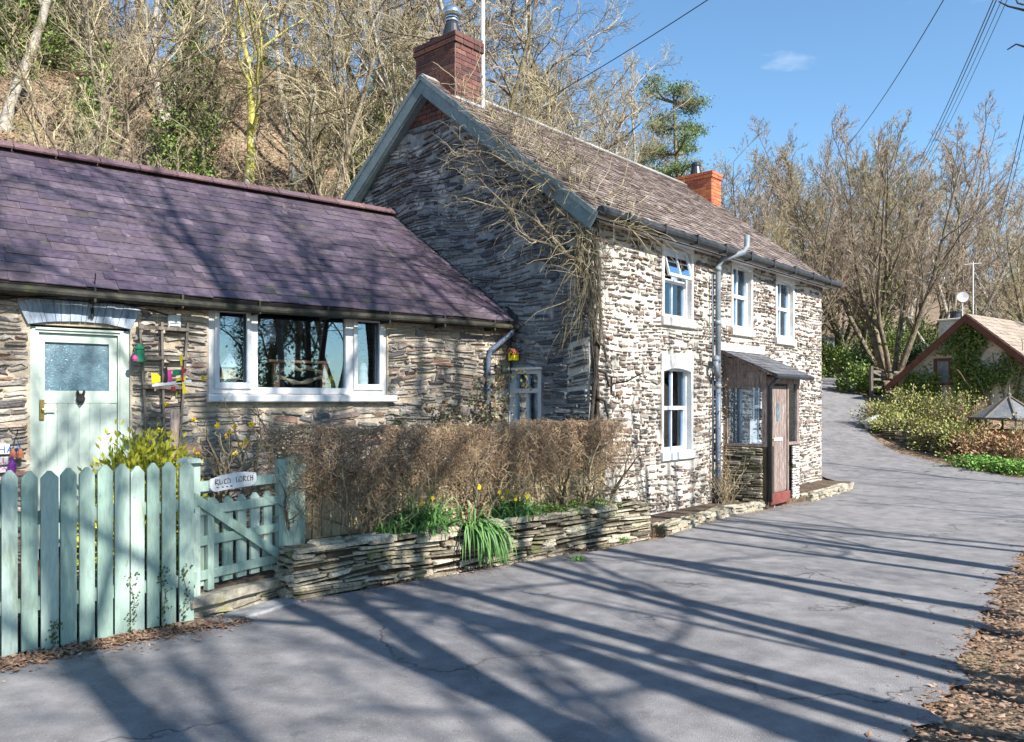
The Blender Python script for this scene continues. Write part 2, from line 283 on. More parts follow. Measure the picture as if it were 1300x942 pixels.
M['leaf_d'] = leafmat('dark evergreen leaves', [(.025, .05, .02), (.045, .085, .03), (.07, .11, .04)])
M['leaf_shrub'] = leafmat('spring shrub leaves', [(.2, .23, .05), (.3, .31, .08), (.13, .16, .04), (.33, .27, .1)])
M['leaf_rust'] = leafmat('rusty shrub leaves', [(.3, .15, .07), (.38, .24, .12), (.22, .1, .05)])
M['leaf_climb'] = leafmat('bronze climber leaves', [(.12, .14, .05), (.2, .2, .08), (.16, .09, .05), (.07, .07, .03)])
M['blade'] = leafmat('daffodil blades', [(.05, .13, .03), (.09, .20, .05), (.13, .25, .07)])
M['yellow'] = flat('yellow petals', (.8, .56, .02), .6)
M['needle'] = leafmat('pine needles', [(.06, .10, .03), (.11, .17, .045), (.18, .23, .07)])
M['grassm'] = leafmat('verge plants', [(.08, .19, .03), (.13, .27, .04), (.2, .3, .06)])
M['glass'] = glass('window glass', .10)
M['glass_f'] = glass('sash glass', .10)
M['glass_g'] = mat('dull roof glass', [(.13, .14, .145), (.2, .2, .2)], scale=4, rough=.4, bump=.2)
M['frost'] = mat('patterned glass', [(.05, .1, .13), (.10, .17, .21), (.16, .24, .28)], scale=3, rough=.18, bump=.5, bscale=70, vary=.25, spec=.8)
M['curtain'] = mat('net curtain', [(.5, .52, .52), (.62, .63, .62)], rough=.9)
M['room'] = flat('dim room plaster', (.16, .16, .16), .9)
M['yellowpaint'] = flat('yellow paint', (.85, .68, .02), .45)
M['greenpaint'] = flat('green paint', (.025, .2, .1), .55, vary=.35)
M['redtoy'] = flat('red paint', (.5, .04, .05), .45)
M['pinkpaint'] = flat('magenta paint', (.6, .05, .25), .45)
M['terracotta'] = flat('terracotta', (.38, .13, .07), .8)
M['ink'] = flat('dark lettering', (.03, .03, .035), .6)
M['brass'] = flat('aged brass', (.35, .25, .1), .35, metal=.8)
M['iron'] = flat('dark iron', (.02, .018, .018), .5)
M['wire'] = flat('black cable', (.012, .014, .018), .5)
M['pewter'] = flat('pale ceramic', (.6, .62, .65), .4)
M['aqua'] = flat('aqua pot', (.3, .6, .62), .4)
M['rock'] = mat('pale rock', [(.5, .49, .47), (.7, .69, .67)], scale=3, rough=.9, bump=.7)
M['render'] = mat('cream cottage render', [(.62, .55, .43), (.72, .66, .54)], scale=3, rough=.9, bump=.4)
M['barge_r'] = mat('red brown bargeboard', [(.10, .04, .028), (.16, .065, .042)], rough=.6)
M['tile_r'] = mat('grey brown roof', [(.2, .16, .13), (.3, .25, .2), (.25, .2, .17)], by='island', rough=.9, bump=.5, patches=[((.16, .18, .06), 3, .56, .7, .5)])
M['blue'] = flat('blue paint', (.05, .12, .4), .5)
M['purple'] = flat('purple paint', (.16, .03, .22), .5)
M['greybox'] = flat('grey fitting', (.55, .56, .57), .5)

# ------------------------------------------------------------------ terrain
RZ = [(-400, 0), (15, 0), (17, .03), (19, .17), (21, .34), (22, .48), (24, .82), (26, 1.12), (30, 1.88), (34, 2.55), (38, 3.1), (45, 4.05), (60, 6.6), (80, 11.), (120, 20.), (200, 32), (500, 40)]
rzx = np.array([a for a, b in RZ], float); rzy = np.array([b for a, b in RZ], float)
def hz(x, y):
    x = np.asarray(x, float); y = np.asarray(y, float)
    z = np.interp(y, rzx, rzy)
    q1 = (x+.055)*-.628+(y-10.94)*.778-6.2
    q2 = -(x-7.3)*.936+(y-22)*.35
    q = np.clip(np.minimum(q1, q2), 0, None)
    h = .70*np.minimum(q, 20)+.12*np.clip(q-20, 0, 120)
    bump = .22*np.sin(x*1.3+.7*y)+.18*np.sin(.9*y-1.7*x+2)+.3*np.sin(.35*x+.5*y)
    z = z+h+bump*np.clip(q/2, 0, 1)+.10*np.clip(x*.724-y*.69-9.5, 0, 22)*np.clip((22-y)/6, 0, 1)
    v = np.clip((x-(-.95+.763*y))/1.5, 0, 1)*np.clip((12.-y)/2, 0, 1)*np.clip((x-.1*y)/2, 0, 1)
    return z+.10*v
def grid_mesh(name, xs, ys, off, m, kind='structure'):
    X, Y = np.meshgrid(xs, ys); Z = hz(X, Y)+off
    V = np.stack([X, Y, Z], -1).reshape(-1, 3); nx = len(xs); ny = len(ys)
    i = np.arange(ny-1)[:, None]*nx+np.arange(nx-1)[None, :]
    F = np.stack([i, i+1, i+nx+1, i+nx], -1).reshape(-1, 4)
    mb = MB(); mb.add(V, F); o = mb.build(name, m, origin=(0, 0, 0), smooth=True); tag(o, kind=kind); return o
xs = np.concatenate([np.linspace(-400, -46, 16), np.arange(-44, 60, .5), np.linspace(62, 400, 16)])
ys = np.concatenate([np.linspace(-200, -22, 10), np.arange(-20, 70, .5), np.linspace(72, 500, 30)])
grid_mesh('ground', xs, ys, -.035, M['ground'])
def poly_sheet(name, poly, off, m, step=.5):
    bm = bmesh.new(); bm.faces.new([bm.verts.new((x, y, 0)) for x, y in poly])
    x0 = min(p[0] for p in poly); x1 = max(p[0] for p in poly); y0 = min(p[1] for p in poly); y1 = max(p[1] for p in poly)
    for c, ax, lo, hi in (((1, 0, 0), 0, x0, x1), ((0, 1, 0), 1, y0, y1)):
        t = math.ceil(lo/step)*step
        while t < hi:
            co = [0, 0, 0]; co[ax] = t
            bmesh.ops.bisect_plane(bm, geom=bm.verts[:]+bm.edges[:]+bm.faces[:], plane_co=co, plane_no=c); t += step
    for v in bm.verts: v.co.z = float(hz(v.co.x, v.co.y))+off
    me = bpy.data.meshes.new(name); bm.normal_update(); bm.to_mesh(me); bm.free(); me.materials.append(m)
    o = bpy.data.objects.new(name, me); COL.objects.link(o); tag(o, kind='structure'); return o
road_poly = [(-14, -7), (-5.2, 3.15), (-3.52, 4.98), (-2.6, 5.85), (-2.0, 6.55), (1.86, 9.75), (2.85, 11.45), (4.45, 12.85), (6.75, 15.7), (6.8, 18), (7.9, 21), (9.2, 24.3), (11.4, 30), (14, 36.5), (16.8, 44), (22, 58),
             (25, 58), (18.6, 44), (14.8, 34), (13.0, 29), (12.3, 27.3), (11.2, 25.0), (10.75, 23.8), (10.4, 22.4), (10.25, 21), (10.45, 19), (11.0, 17), (14, 14.5), (22, 11), (40, 5), (40, -1), (20, 5), (11, 7.8), (8, 9.2), (6.2, 9.4), (5.6, 8.7), (4.5, 7.3), (2.9, 5.05), (1.5, 3.3), (-3, -4), (-7, -11)]
rq = random.Random(2); rp2 = []
for i, a in enumerate(road_poly):
    b = road_poly[(i+1) % len(road_poly)]; k = max(1, int(math.dist(a, b)/.12)) if (i >= 35 and i <= 41) or i in (1, 2, 3) else max(1, int(math.dist(a, b)/.4))
    amp = .055 if i >= 35 else .02
    for j in range(k): rp2.append((a[0]+(b[0]-a[0])*j/k+rq.gauss(0, amp)*(j > 0), a[1]+(b[1]-a[1])*j/k+rq.gauss(0, amp)*(j > 0)))
poly_sheet('road', rp2, 0, M['road'])

# ------------------------------------------------------------------ frames of the three walls
NN = a3((.984, 10.02, 0)); mU = a3((.662, .7496, 0)); mN = a3((.7496, -.662, 0)); gU = a3((-.7496, .662, 0)); gN = a3((-.662, -.7496, 0))
FA = Fr(NN, mU, (0, 0, 1), mN); GA = Fr(NN, gU, (0, 0, 1), gN)
JJ = a3((-.055, 10.94, 0)); cU = a3((-.778, -.628, 0)); cN = a3((.628, -.778, 0)); CO = Fr(JJ, cU, (0, 0, 1), cN)
def rect(fr, x0, y0, x1, y1, n=0):                    # measured rectangle on a wall -> u0,u1,v0,v1
    a = fr.at(x0, (y0+y1)/2, n)[0]; b = fr.at(x1, (y0+y1)/2, n)[0]
    vt = (fr.at(x0, y0, n)[1]+fr.at(x1, y0, n)[1])/2; vb = (fr.at(x0, y1, n)[1]+fr.at(x1, y1, n)[1])/2
    return min(a, b), max(a, b), min(vt, vb), max(vt, vb)

def core(mb, fr, u0, u1, v0, v1, holes, n0, n1):
    us = sorted({u0, u1, *[h[0] for h in holes], *[h[1] for h in holes]}); vs = sorted({v0, v1, *[h[2] for h in holes], *[h[3] for h in holes]})
    us = [u for u in us if u0 <= u <= u1]; vs = [v for v in vs if v0 <= v <= v1]
    for a, b in zip(us, us[1:]):
        c0 = None
        for c, d in list(zip(vs, vs[1:]))+[(None, None)]:
            solid = c is not None and not any(h[0] < (a+b)/2 < h[1] and h[2] < (c+d)/2 < h[3] for h in holes)
            if solid and c0 is None: c0 = c
            if not solid and c0 is not None: mb.box(fr, a, b, c0, prev, n0, n1); c0 = None
            prev = d
def rubble(mb, fr, u0, u1, v0, v1, holes=(), ch=(.05, .1), sl=(.1, .3), dep=(.012, .035), gap=.012, clip=None, wob=.03, jit=.25, seed=1, skip=0., wave=None):
    r = random.Random(seed); v = v0
    wv = wave or (lambda u, v: wob*(math.sin(u*1.7+v*2.1+seed)+.6*math.sin(u*4.1-v*3.3+seed*2)))
    while v < v1-.02:
        h = r.uniform(*ch); h = min(h, v1-v)
        a, b = (u0, u1) if clip is None else clip(v+h)
        ints = [(max(a, u0), min(b, u1))]
        for H in holes:
            if H[2] < v+h+.02 and H[3] > v-.02:
                nn = []
                for (p, q) in ints:
                    if H[1] <= p or H[0] >= q: nn.append((p, q)); continue
                    if H[0] > p: nn.append((p, H[0]))
                    if H[1] < q: nn.append((H[1], q))
                ints = nn
        for p, q in ints:
            u = p
            while u < q-.02:
                l_ = r.uniform(*sl)*(1.5 if r.random() < .12 else 1); e = u+l_
                if q-e < sl[0]*.7: e = q
                if r.random() >= skip and e-u > gap*1.5 and h > gap*1.3:
                    parts = [(v, v+h)]
                    if h > (ch[0]+ch[1])/2 and r.random() < .35: mid = v+h*r.uniform(.35, .65); parts = [(v, mid), (mid, v+h)]
                    for (va, vb) in parts:
                        hh = vb-va; cu = (u+e)/2; cv = (va+vb)/2; W = (e-u)/2-gap/2*r.uniform(.6, 1.6); H_ = hh/2-gap/2*r.uniform(.6, 1.5)
                        if W < .008 or H_ < .006: continue
                        d = r.uniform(*dep); c = min(W, H_)*r.uniform(.5, .9)
                        out = [(-W, -H_+c*.6), (-W+c, -H_), (W-c, -H_), (W, -H_+c*.6), (W, H_-c*.6), (W-c, H_), (-W+c, H_), (-W, H_-c*.6)]
                        jt = jit*min(H_, .05); out = [(x+r.uniform(-jt, jt), y+r.uniform(-jt, jt)) for x, y in out]
                        tilt = r.uniform(-.3, .3)*hh; P = []
                        sh = wv(cu, cv)
                        for (k, dd) in ((1., -.012), (1., d*.55), (max(.6, 1-.012/max(W, H_)-.1), d)):
                            for (x, y) in out:
                                P.append(fr.p(cu+x*k, cv+y*k+wv(cu+x, cv)*(1 if v > v0+.12 and v+h < v1-.1 else 0), dd+(tilt*y/H_*.2 if dd > 0 else 0)+(r.uniform(-.004, .004) if dd > 0 else 0)))
                        F = [[0+i, (i+1) % 8, 8+(i+1) % 8, 8+i] for i in range(8)]+[[8+i, 8+(i+1) % 8, 16+(i+1) % 8, 16+i] for i in range(8)]
                        mb.add(P, np.array(F)); mb.F.append(np.array([[mb.n-8+i for i in range(8)]])); mb.MI.append(np.full(1, mb.mi))
                u = e
        v += h
def slates(mb, fr, u0, u1, v0, v1, g, wid, th=.008, uclip=None, jit=.004, seed=3, lift=.012):
    r = random.Random(seed); row = 0; v = v0
    while v < v1-.01:
        u = u0-(wid*.5 if row % 2 else 0)-r.uniform(0, .02)
        while u < u1:
            ww = wid*r.uniform(.88, 1.12); a = max(u, u0); b = min(u+ww-.003, u1)
            if uclip: lo, hi = uclip(v); a = max(a, lo); b = min(b, hi)
            if b-a > .02:
                j = r.uniform(-jit, jit); l0 = lift+r.uniform(0, jit); k = r.uniform(-jit, jit); top = min(v+g*1.7, v1+.02)
                P = [fr.p(a, v+j-k, l0), fr.p(b, v+j+k, l0+r.uniform(0, jit)), fr.p(b, top, .001), fr.p(a, top, .001), fr.p(a, v+j-k, l0+th), fr.p(b, v+j+k, l0+th), fr.p(b, top, .001+th), fr.p(a, top, .001+th)]
                mb.add(P, np.array([[3,2,1,0],[4,5,6,7],[0,1,5,4],[1,2,6,5],[3,0,4,7]]))
            u += ww
        v += g; row += 1

# ------------------------------------------------------------------ main house
HL = 8.03; HW = 5.98; EAVE = 4.17; APX = 6.55
house = thing('stone_house', (NN+mU*4+gU*3), 'two storey stone house with brown slate roof, two brick chimneys and timber porch', 'house')
def R4(c, x0, y0, x1, y1): return rect(FA, x0, y0, x1, y1)
wins = [ (rect(FA, 842, 313, 877, 405)), (rect(FA, 929.5, 338, 953, 418)), (rect(FA, 985.5, 357, 1006, 430)), (rect(FA, 841, 467, 876.5, 573)) ]
holesF = list(wins)
mb = MB(); core(mb, FA, 0, HL, -.4, EAVE-.05, holesF, -.35, 0); mb.build('wall', M['lime'], house)
mb = MB(); stone_holes = []
for (a, b, c, d) in wins: stone_holes.append((a-.055, b+.055, c-.14, d+.20))
pq = (FA.at(918, 560)[0], FA.at(918, 560)[0]+1.35, -.5, 2.2)
rubble(mb, FA, .0, HL, -.1, EAVE-.1, stone_holes, ch=(.03, .08), sl=(.06, .22), dep=(.008, .04), gap=.024, wob=.022, jit=.7, seed=11, skip=.06)
mb.build('stone_facing', M['stone_f'], house)
# gable
slp = (APX-EAVE)/(HW/2)
gw = rect(GA, 646, 470, 687, 545)
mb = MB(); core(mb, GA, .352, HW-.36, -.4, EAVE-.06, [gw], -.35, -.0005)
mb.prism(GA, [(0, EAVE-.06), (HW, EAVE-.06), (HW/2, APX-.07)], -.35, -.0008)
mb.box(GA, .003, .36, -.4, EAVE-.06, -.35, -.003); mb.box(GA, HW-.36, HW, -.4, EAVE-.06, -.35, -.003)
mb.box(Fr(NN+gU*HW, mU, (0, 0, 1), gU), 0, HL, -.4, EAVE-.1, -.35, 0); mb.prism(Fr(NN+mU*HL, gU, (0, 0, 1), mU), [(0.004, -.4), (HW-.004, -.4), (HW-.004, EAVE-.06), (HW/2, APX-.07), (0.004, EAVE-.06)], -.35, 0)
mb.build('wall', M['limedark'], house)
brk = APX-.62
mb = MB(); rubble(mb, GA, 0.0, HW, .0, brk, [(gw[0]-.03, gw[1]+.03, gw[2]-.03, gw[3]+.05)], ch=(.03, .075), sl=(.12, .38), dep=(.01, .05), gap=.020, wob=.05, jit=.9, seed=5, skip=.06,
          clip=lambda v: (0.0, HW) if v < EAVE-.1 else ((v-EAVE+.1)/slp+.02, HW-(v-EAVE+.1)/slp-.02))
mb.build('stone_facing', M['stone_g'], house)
def bricks(mb, fr, u0, u1, v0, v1, n0=0, n1=.008, bh=.075, bw=.225, clip=None, seed=1):
    r = random.Random(seed); k = 0; v = v0
    while v < v1-.02:
        lo, hi = (u0, u1) if clip is None else clip(v+bh)
        u = u0-(bw/2 if k % 2 else 0)
        while u < u1:
            a = max(u, lo)+.004; b = min(u+bw, hi)-.004
            if b-a > .02: mb.bbox(fr, a, b, v+.004, min(v+bh, v1)-.004, n0, n1+r.uniform(-.001, .0015), .003)
            u += bw
        v += bh; k += 1
mb = MB(); bricks(mb, GA, 0, HW, brk, APX-.08, -.005, .02, clip=lambda v: ((v-EAVE+.1)/slp, HW-(v-EAVE+.1)/slp)); mb.build('gable_brickwork', M['brick'], house)
# roof
cosr = 1/math.sqrt(1+slp*slp); sinr = slp*cosr
OVR = .16
def roof_side(fside, U0, U1):                          # builds underlay + slates ; fside: frame with origin at eave
    L_ = (HW/2+.22)/cosr
    mb = MB(); mb.box(fside, U0, U1, 0, L_, -.07, -.001); mb.build('roof_deck', M['underlay'], house)
    mb = MB(); slates(mb, fside, U0, U1, 0, L_+.01, .115, .17, th=.010, jit=.011, seed=9, lift=.016); return mb.build('roof', M['slate_m'], house)
UL = NN+mN*.22; zl = EAVE-.22*slp+.03
RF = Fr(a3((UL[0], UL[1], zl)), mU, -mN*cosr+a3((0, 0, sinr)), mN*sinr+a3((0, 0, cosr)))
roofo = roof_side(RF, -OVR, HL+.25)
UB = NN+gU*HW-mN*.22+0*mU
RB = Fr(a3((UB[0], UB[1], zl)), mU, mN*cosr+a3((0, 0, sinr)), -mN*sinr+a3((0, 0, cosr)))
mb = MB(); mb.box(RB, -OVR, HL+.25, 0, (HW/2+.22)/cosr, -.07, .01); mb.build('roof_deck', M['slate_m'], house)
rid = NN+gU*(HW/2)+a3((0, 0, APX+.04))
mb = MB(); u = -OVR
while u < HL+.2:
    e = min(u+.42, HL+.25)
    for sgn in (1, -1):
        f = Fr(rid+a3((0, 0, .045)), mU, mN*sgn*cosr-a3((0, 0, sinr)), mN*sgn*sinr+a3((0, 0, cosr))); mb.box(f, u+.003, e-.003, 0, .15, -.012, .008+random.uniform(0, .004))
    u = e
mb.build('ridge_tiles', M['ridge_g'], roofo)
# bargeboards on the gable verge
bo = MB()
for sgn in (1, -1):
    e0 = GA.p(HW/2, APX+.05, OVR+.012); dirv = a3(gU)*sgn*cosr-a3((0, 0, sinr)); nrm = a3(gU)*sgn*sinr+a3((0, 0, cosr))
    f = Fr(e0, dirv, nrm, gN); L_ = (HW/2+.25)/cosr
    bo.box(f, -.02 if sgn > 0 else .001, L_, -.21, .0, -.03+.002*sgn, .0+.002*sgn); bo.box(f, 0, L_, -.05, .012, .003, .022)
    bo.box(f, .1, L_, -.23, -.19, -OVR, -.03)
bo.build('bargeboard', M['barge'], house)
# gutter, fascia, soffit
mb = MB(); mb.box(FA, -OVR+.02, HL+.22, EAVE-.17, EAVE-.10, .0, .2); mb.box(FA, -OVR+.02, HL+.22, EAVE-.19, EAVE-.07, .2, .222); mb.build('fascia', M['white'], house)
g = MB(); gx = EAVE-.12
P = np.array([FA.p(u, gx, .285) for u in np.linspace(-OVR, HL+.24, 30)]); g.tubes(P, np.full(30, .062), 10, True)
for u in np.arange(.4, HL, .9): g.box(FA, u, u+.03, gx-.07, gx+.068, .22, .352)
g.build('gutter', M['black'], house, smooth=False)
# chimneys
def chimney(fr, u0, u1, n0, n1, z0, z1, cap, bm_, cmat, seed):
    b = MB()
    # four faces of brick on a mortar core
    c = MB(); c.box(fr, u0, u1, z0, z1-.003, n0, n1); core_o = c.build('chimney', M['mortar'], house)
    fs = [(Fr(fr.p(u0, z0, n1), fr.u, fr.v, fr.n), u1-u0), (Fr(fr.p(u0, z0, n0), -fr.n*-1, fr.v, -fr.u), n1-n0), (Fr(fr.p(u1, z0, n0), fr.n, fr.v, fr.u), n1-n0), (Fr(fr.p(u0, z0, n0), fr.u, fr.v, -fr.n), u1-u0)]
    for k, (f, L_) in enumerate(fs): bricks(b, f, 0, L_, 0, z1-z0-cap, -.002, .009, seed=seed+k)
    for k in range(max(1, round(cap/.085))):
        hh = cap/max(1, round(cap/.085)); zz = z1-z0-cap+k*hh; e = .035+.0*k
        f2 = [(Fr(fr.p(u0-e, z0, n1+e), fr.u, fr.v, fr.n), u1-u0+2*e), (Fr(fr.p(u0-e, z0, n0-e), fr.n, fr.v, -fr.u), n1-n0+2*e), (Fr(fr.p(u1+e, z0, n0-e), fr.n, fr.v, fr.u), n1-n0+2*e), (Fr(fr.p(u0-e, z0, n0-e), fr.u, fr.v, -fr.n), u1-u0+2*e)]
        for f, L_ in f2: bricks(b, f, 0, L_, zz, zz+hh-.003, -.05, .0, bh=hh, seed=seed+9+k)
    b.build('brickwork', bm_, core_o); t = MB(); t.box(fr, u0-.02, u1+.02, z1-.05, z1-.004, n0-.02, n1+.02); t.build('cap', M['mortar'], core_o)
    return core_o
ch1 = chimney(GA, HW/2-.44, HW/2+.44, -.68, -.12, 5.95, 7.25, .17, M['brick'], M['mortar'], 1)
cp = GA.p(HW/2-.12, 7.36, -.36)
mb = MB(); mb.lathe(cp, [(.17, -.13), (.165, -.08), (.115, .14), (.09, .19)], 20); mb.lathe(cp, [(.085, .19), (.085, .3)], 20); mb.build('chimney_pot', M['cowl'], ch1, smooth=False)
mb = MB(); mb.lathe(cp, [(.1, .2), (.105, .215), (.1, .23)], 20); mb.lathe(cp, [(.1, .25), (.105, .265), (.1, .28)], 20)
mb.lathe(cp, [(.13, .285), (.16, .3), (.16, .335), (.135, .40), (.085, .44), (.02, .455)], 24); mb.build('cowl', M['steel'], ch1, smooth=True)
mb = MB(); c2 = GA.p(HW/2+.24, 7.24, -.38); mb.lathe(c2, [(.05, 0), (.05, .07), (.04, .075), (.11, .14), (.12, .15), (.11, .16)], 18); mb.build('chimney_pot', M['mossgut'], ch1)
mb = MB(); mb.box(GA, HW/2-.46, HW/2+.0, 6.05, 6.27, -.70, -.107); mb.box(GA, HW/2-.56, HW/2-.43, 5.98, 6.13, -.73, -.105); mb.build('flashing', M['lead'], ch1)
ch2 = chimney(GA, HW/2-.7, HW/2+.2, -8.17, -7.75, 5.7, 6.78, .15, M['brick_o'], M['mortar'], 21)
cp = GA.p(HW/2-.2, 6.77, -7.97); mb = MB(); mb.lathe(cp, [(.15, 0), (.14, .05), (.1, .22), (.11, .25), (.11, .3), (.07, .33)], 16); mb.build('chimney_pot', M['cowl'], ch2)
mb = MB(); mb.box(GA, HW/2-.72, HW/2+.1, 5.72, 6.03, -7.76, -7.735); mb.box(GA, HW/2-.73, HW/2-.705, 5.6, 5.98, -8.19, -7.735); mb.build('flashing', M['lead'], ch2)

# windows of the house
def arch_pts(u0, u1, v, rise, k=10): return [(u0+(u1-u0)*i/k, v+rise*4*(i/k)*(1-i/k)) for i in range(k+1)]
def sash(fr, r, parent, open_top=False, n=-.13, mull=1, curt=True, gl='glass_f'):
    u0, u1, v0, v1 = r; W = u1-u0; fw = .045; mid = v0+(v1-v0)*.52
    m = MB(); m.box(fr, u0, u0+fw, v0, v1, n, n+.07); m.box(fr, u1-fw, u1, v0, v1, n, n+.07); m.box(fr, u0+fw, u1-fw, v1-fw, v1, n, n+.068); m.box(fr, u0+fw, u1-fw, v0, v0+fw*1.4, n, n+.068)
    m.box(fr, u0+fw, u1-fw, mid-.028, mid+.028, n+.004, n+.064)
    m.prism(fr, [(u0+fw, v1-fw+.002)]+[(u, vv) for u, vv in arch_pts(u0+fw, u1-fw, v1-fw-.05, .045)][::-1], n+.002, n+.06) if False else None
    if not open_top: m.box(fr, (u0+u1)/2-.013, (u0+u1)/2+.013, mid+.028, v1-fw, n+.012, n+.05)
    m.box(fr, (u0+u1)/2-.013, (u0+u1)/2+.013, v0+fw*1.4, mid-.028, n+.002, n+.04)
    for a, b, c, d in ((u0+fw, u1-fw, v0+fw*1.4, mid-.028),):
        m.box(fr, a, a+.022, c, d, n+.01, n+.05); m.box(fr, b-.022, b, c, d, n+.01, n+.05)
    win = m.build('window', M['white'], parent)
    g_ = MB(); g_.box(fr, u0+fw, u1-fw, v0+fw, mid-.02, n+.02, n+.026)
    if not open_top: g_.box(fr, u0+fw, u1-fw, mid+.02, v1-fw, n+.026, n+.032)
    g_.build('pane', M[gl], win)
    if open_top:                                       # upper sash tilted out at its foot
        a = R_(15); top = v1-fw; hL = top-mid-.02
        f = Fr(fr.p(u0+fw+.004, top, n+.06), fr.u, -a3((0, 0, 1))*math.cos(a)+fr.n*math.sin(a)); f.n = fr.n*math.cos(a)+a3((0, 0, 1))*math.sin(a)
        w_ = u1-u0-2*fw-.008; s_ = MB()
        s_.box(f, 0, w_, 0, .035, 0, .035); s_.box(f, 0, w_, hL-.045, hL, 0, .035); s_.box(f, 0, .035, .035, hL-.045, 0, .034); s_.box(f, w_-.035, w_, .035, hL-.045, 0, .034); s_.box(f, w_/2-.012, w_/2+.012, .035, hL-.045, .003, .031)
        so_ = s_.build('top_sash', M['white'], win); g2 = MB(); g2.box(f, .03, w_-.03, .03, hL-.04, .012, .018); g2.build('sash_pane', M['glass'], win)
    if curt:
        c_ = MB()
        for (a, b) in ((u0+.03, u0+W*.38), (u1-W*.30, u1-.03)):
            us = np.linspace(a, b, 16); P = [fr.p(u, v, n-.07+.018*math.sin(u*95)) for v in (v0, v1) for u in us]
            c_.add(P, np.array([[i, i+1, 17+i, 16+i] for i in range(15)]))
        c_.build('curtain', M['curtain'], win, smooth=True)
    return win
for k, r in enumerate(wins):
    u0, u1, v0, v1 = r
    wn = sash(FA, r, house, open_top=(k == 0))
    # whitewashed reveal, head and sill
    m = MB()
    for a, b in ((u0-.055, u0+.006), (u1-.006, u1+.055)): m.box(FA, a, b, v0-.02, v1+.02, -.3 if 0 else -.1, .020)
    top = [(u0-.06, v1+.19), (u0-.06, v1-.02)]+[(u, v) for u, v in arch_pts(u0+.004, u1-.004, v1-.06, .055)]+[(u1+.06, v1-.02), (u1+.06, v1+.19)]
    m.prism(FA, top, -.055, .026)
    m.build('surround', M['whitewash'], wn)
    m = MB(); m.bbox(FA, u0-.07, u1+.07, v0-.12, v0+.004, -.06, .06, .01); m.build('sill', M['whitewash'] if k != 3 else M['white'], wn)
for k in range(3):
    u0, u1, v0, v1 = wins[k]; m = MB(); m.bbox(FA, u0-.09, u1+.09, v1+.195, EAVE-.175, -.02, .024, .006); m.build('lintel', M['step'], house)
# gable window (four panes, above the hedge)
u0, u1, v0, v1 = gw
m = MB(); m.box(GA, u0, u0+.05, v0, v1, -.12, -.02); m.box(GA, u1-.05, u1, v0, v1, -.12, -.02); m.box(GA, u0+.05, u1-.05, v1-.05, v1, -.12, -.022); m.box(GA, u0+.05, u1-.05, v0, v0+.05, -.12, -.022)
vm = v1-.27; m.box(GA, u0+.05, u1-.05, vm-.04, vm+.02, -.11, -.015); m.box(GA, (u0+u1)/2-.012, (u0+u1)/2+.012, v0+.05, v1-.05, -.1, -.05)
for a in (u0+.05, u1-.085): m.box(GA, a, a+.035, v0+.05, v1-.05, -.108, -.03)
m.box(GA, u0-.03, u1+.03, v1+.004, v1+.035, -.02, .05)
gwin = m.build('window', M['white'], house); g_ = MB(); g_.box(GA, u0+.04, u1-.04, v0+.04, v1-.04, -.085, -.08); g_.build('pane', M['glass_f'], gwin)
m = MB()
for uu in (u0+.13, u0+.19, (u0+u1)/2+.08):
    m.tubes(np.array([GA.p(uu+.02*math.sin(z*5), z, -.16) for z in np.linspace(v0, v1-.3, 10)]), np.full(10, .012), 6)
m.build('curtain', M['curtain'], gwin)
# quoin strip at the corner, warm pale
# soil pipe with offset
pu = FA.at(905, 480)[0]; m = MB()
m.tube([FA.p(pu, 1.0, .09), FA.p(pu, EAVE-.33, .09), FA.p(pu+.03, EAVE-.22, .16), FA.p(pu+.26, EAVE-.12, .40), FA.p(pu+.33, EAVE-.02, .42), FA.p(pu+.335, EAVE+.16, .42)], [.045, .045, .048, .046, .046, .042], 12)
for z in (1.9, 2.9, EAVE-.42): m.tube([FA.p(pu, z, .09), FA.p(pu, z+.07, .09)], .054, 12)
m.build('soil_pipe', M['pipe_g'], house, smooth=True)
m = MB(); m.tube([FA.p(pu, .05, .09), FA.p(pu, 1.0, .09), FA.p(pu, 2.0, .09)], .0465, 12); m.tube([FA.p(pu+.11, .1, .06), FA.p(pu+.11, 3.8, .06)], .012, 6); m.tube([FA.p(pu-.11, .4, .05), FA.p(pu-.10, 2.2, .05), FA.p(pu-.12, 3.7, .05)], .012, 6)
m.build('downpipe', M['pipe_b'], house, smooth=True)
m = MB(); m.tube([FA.p(pu-.03, 2.34, .1), FA.p(pu-.14, 2.37, .13), FA.p(pu-.2, 2.32, .15)], .05, 10); m.tube([FA.p(pu-.2, 2.32, .15), FA.p(pu-.19, 2.2, .15), FA.p(pu-.06, 2.08, .11)], .042, 10); m.build('branch_pipe', M['pipe_g'], house, smooth=True)
# hoist bracket on the facade
m = MB(); bu, bv = FA.at(775, 488); m.tube([FA.p(bu, bv, .0), FA.p(bu+.02, bv+.04, .25), FA.p(bu+.1, bv+.14, .42)], .01, 6); m.tube([FA.p(bu, bv-.12, .02), FA.p(bu, bv+.1, .02)], .012, 6); m.build('wall_bracket', M['iron'], house)

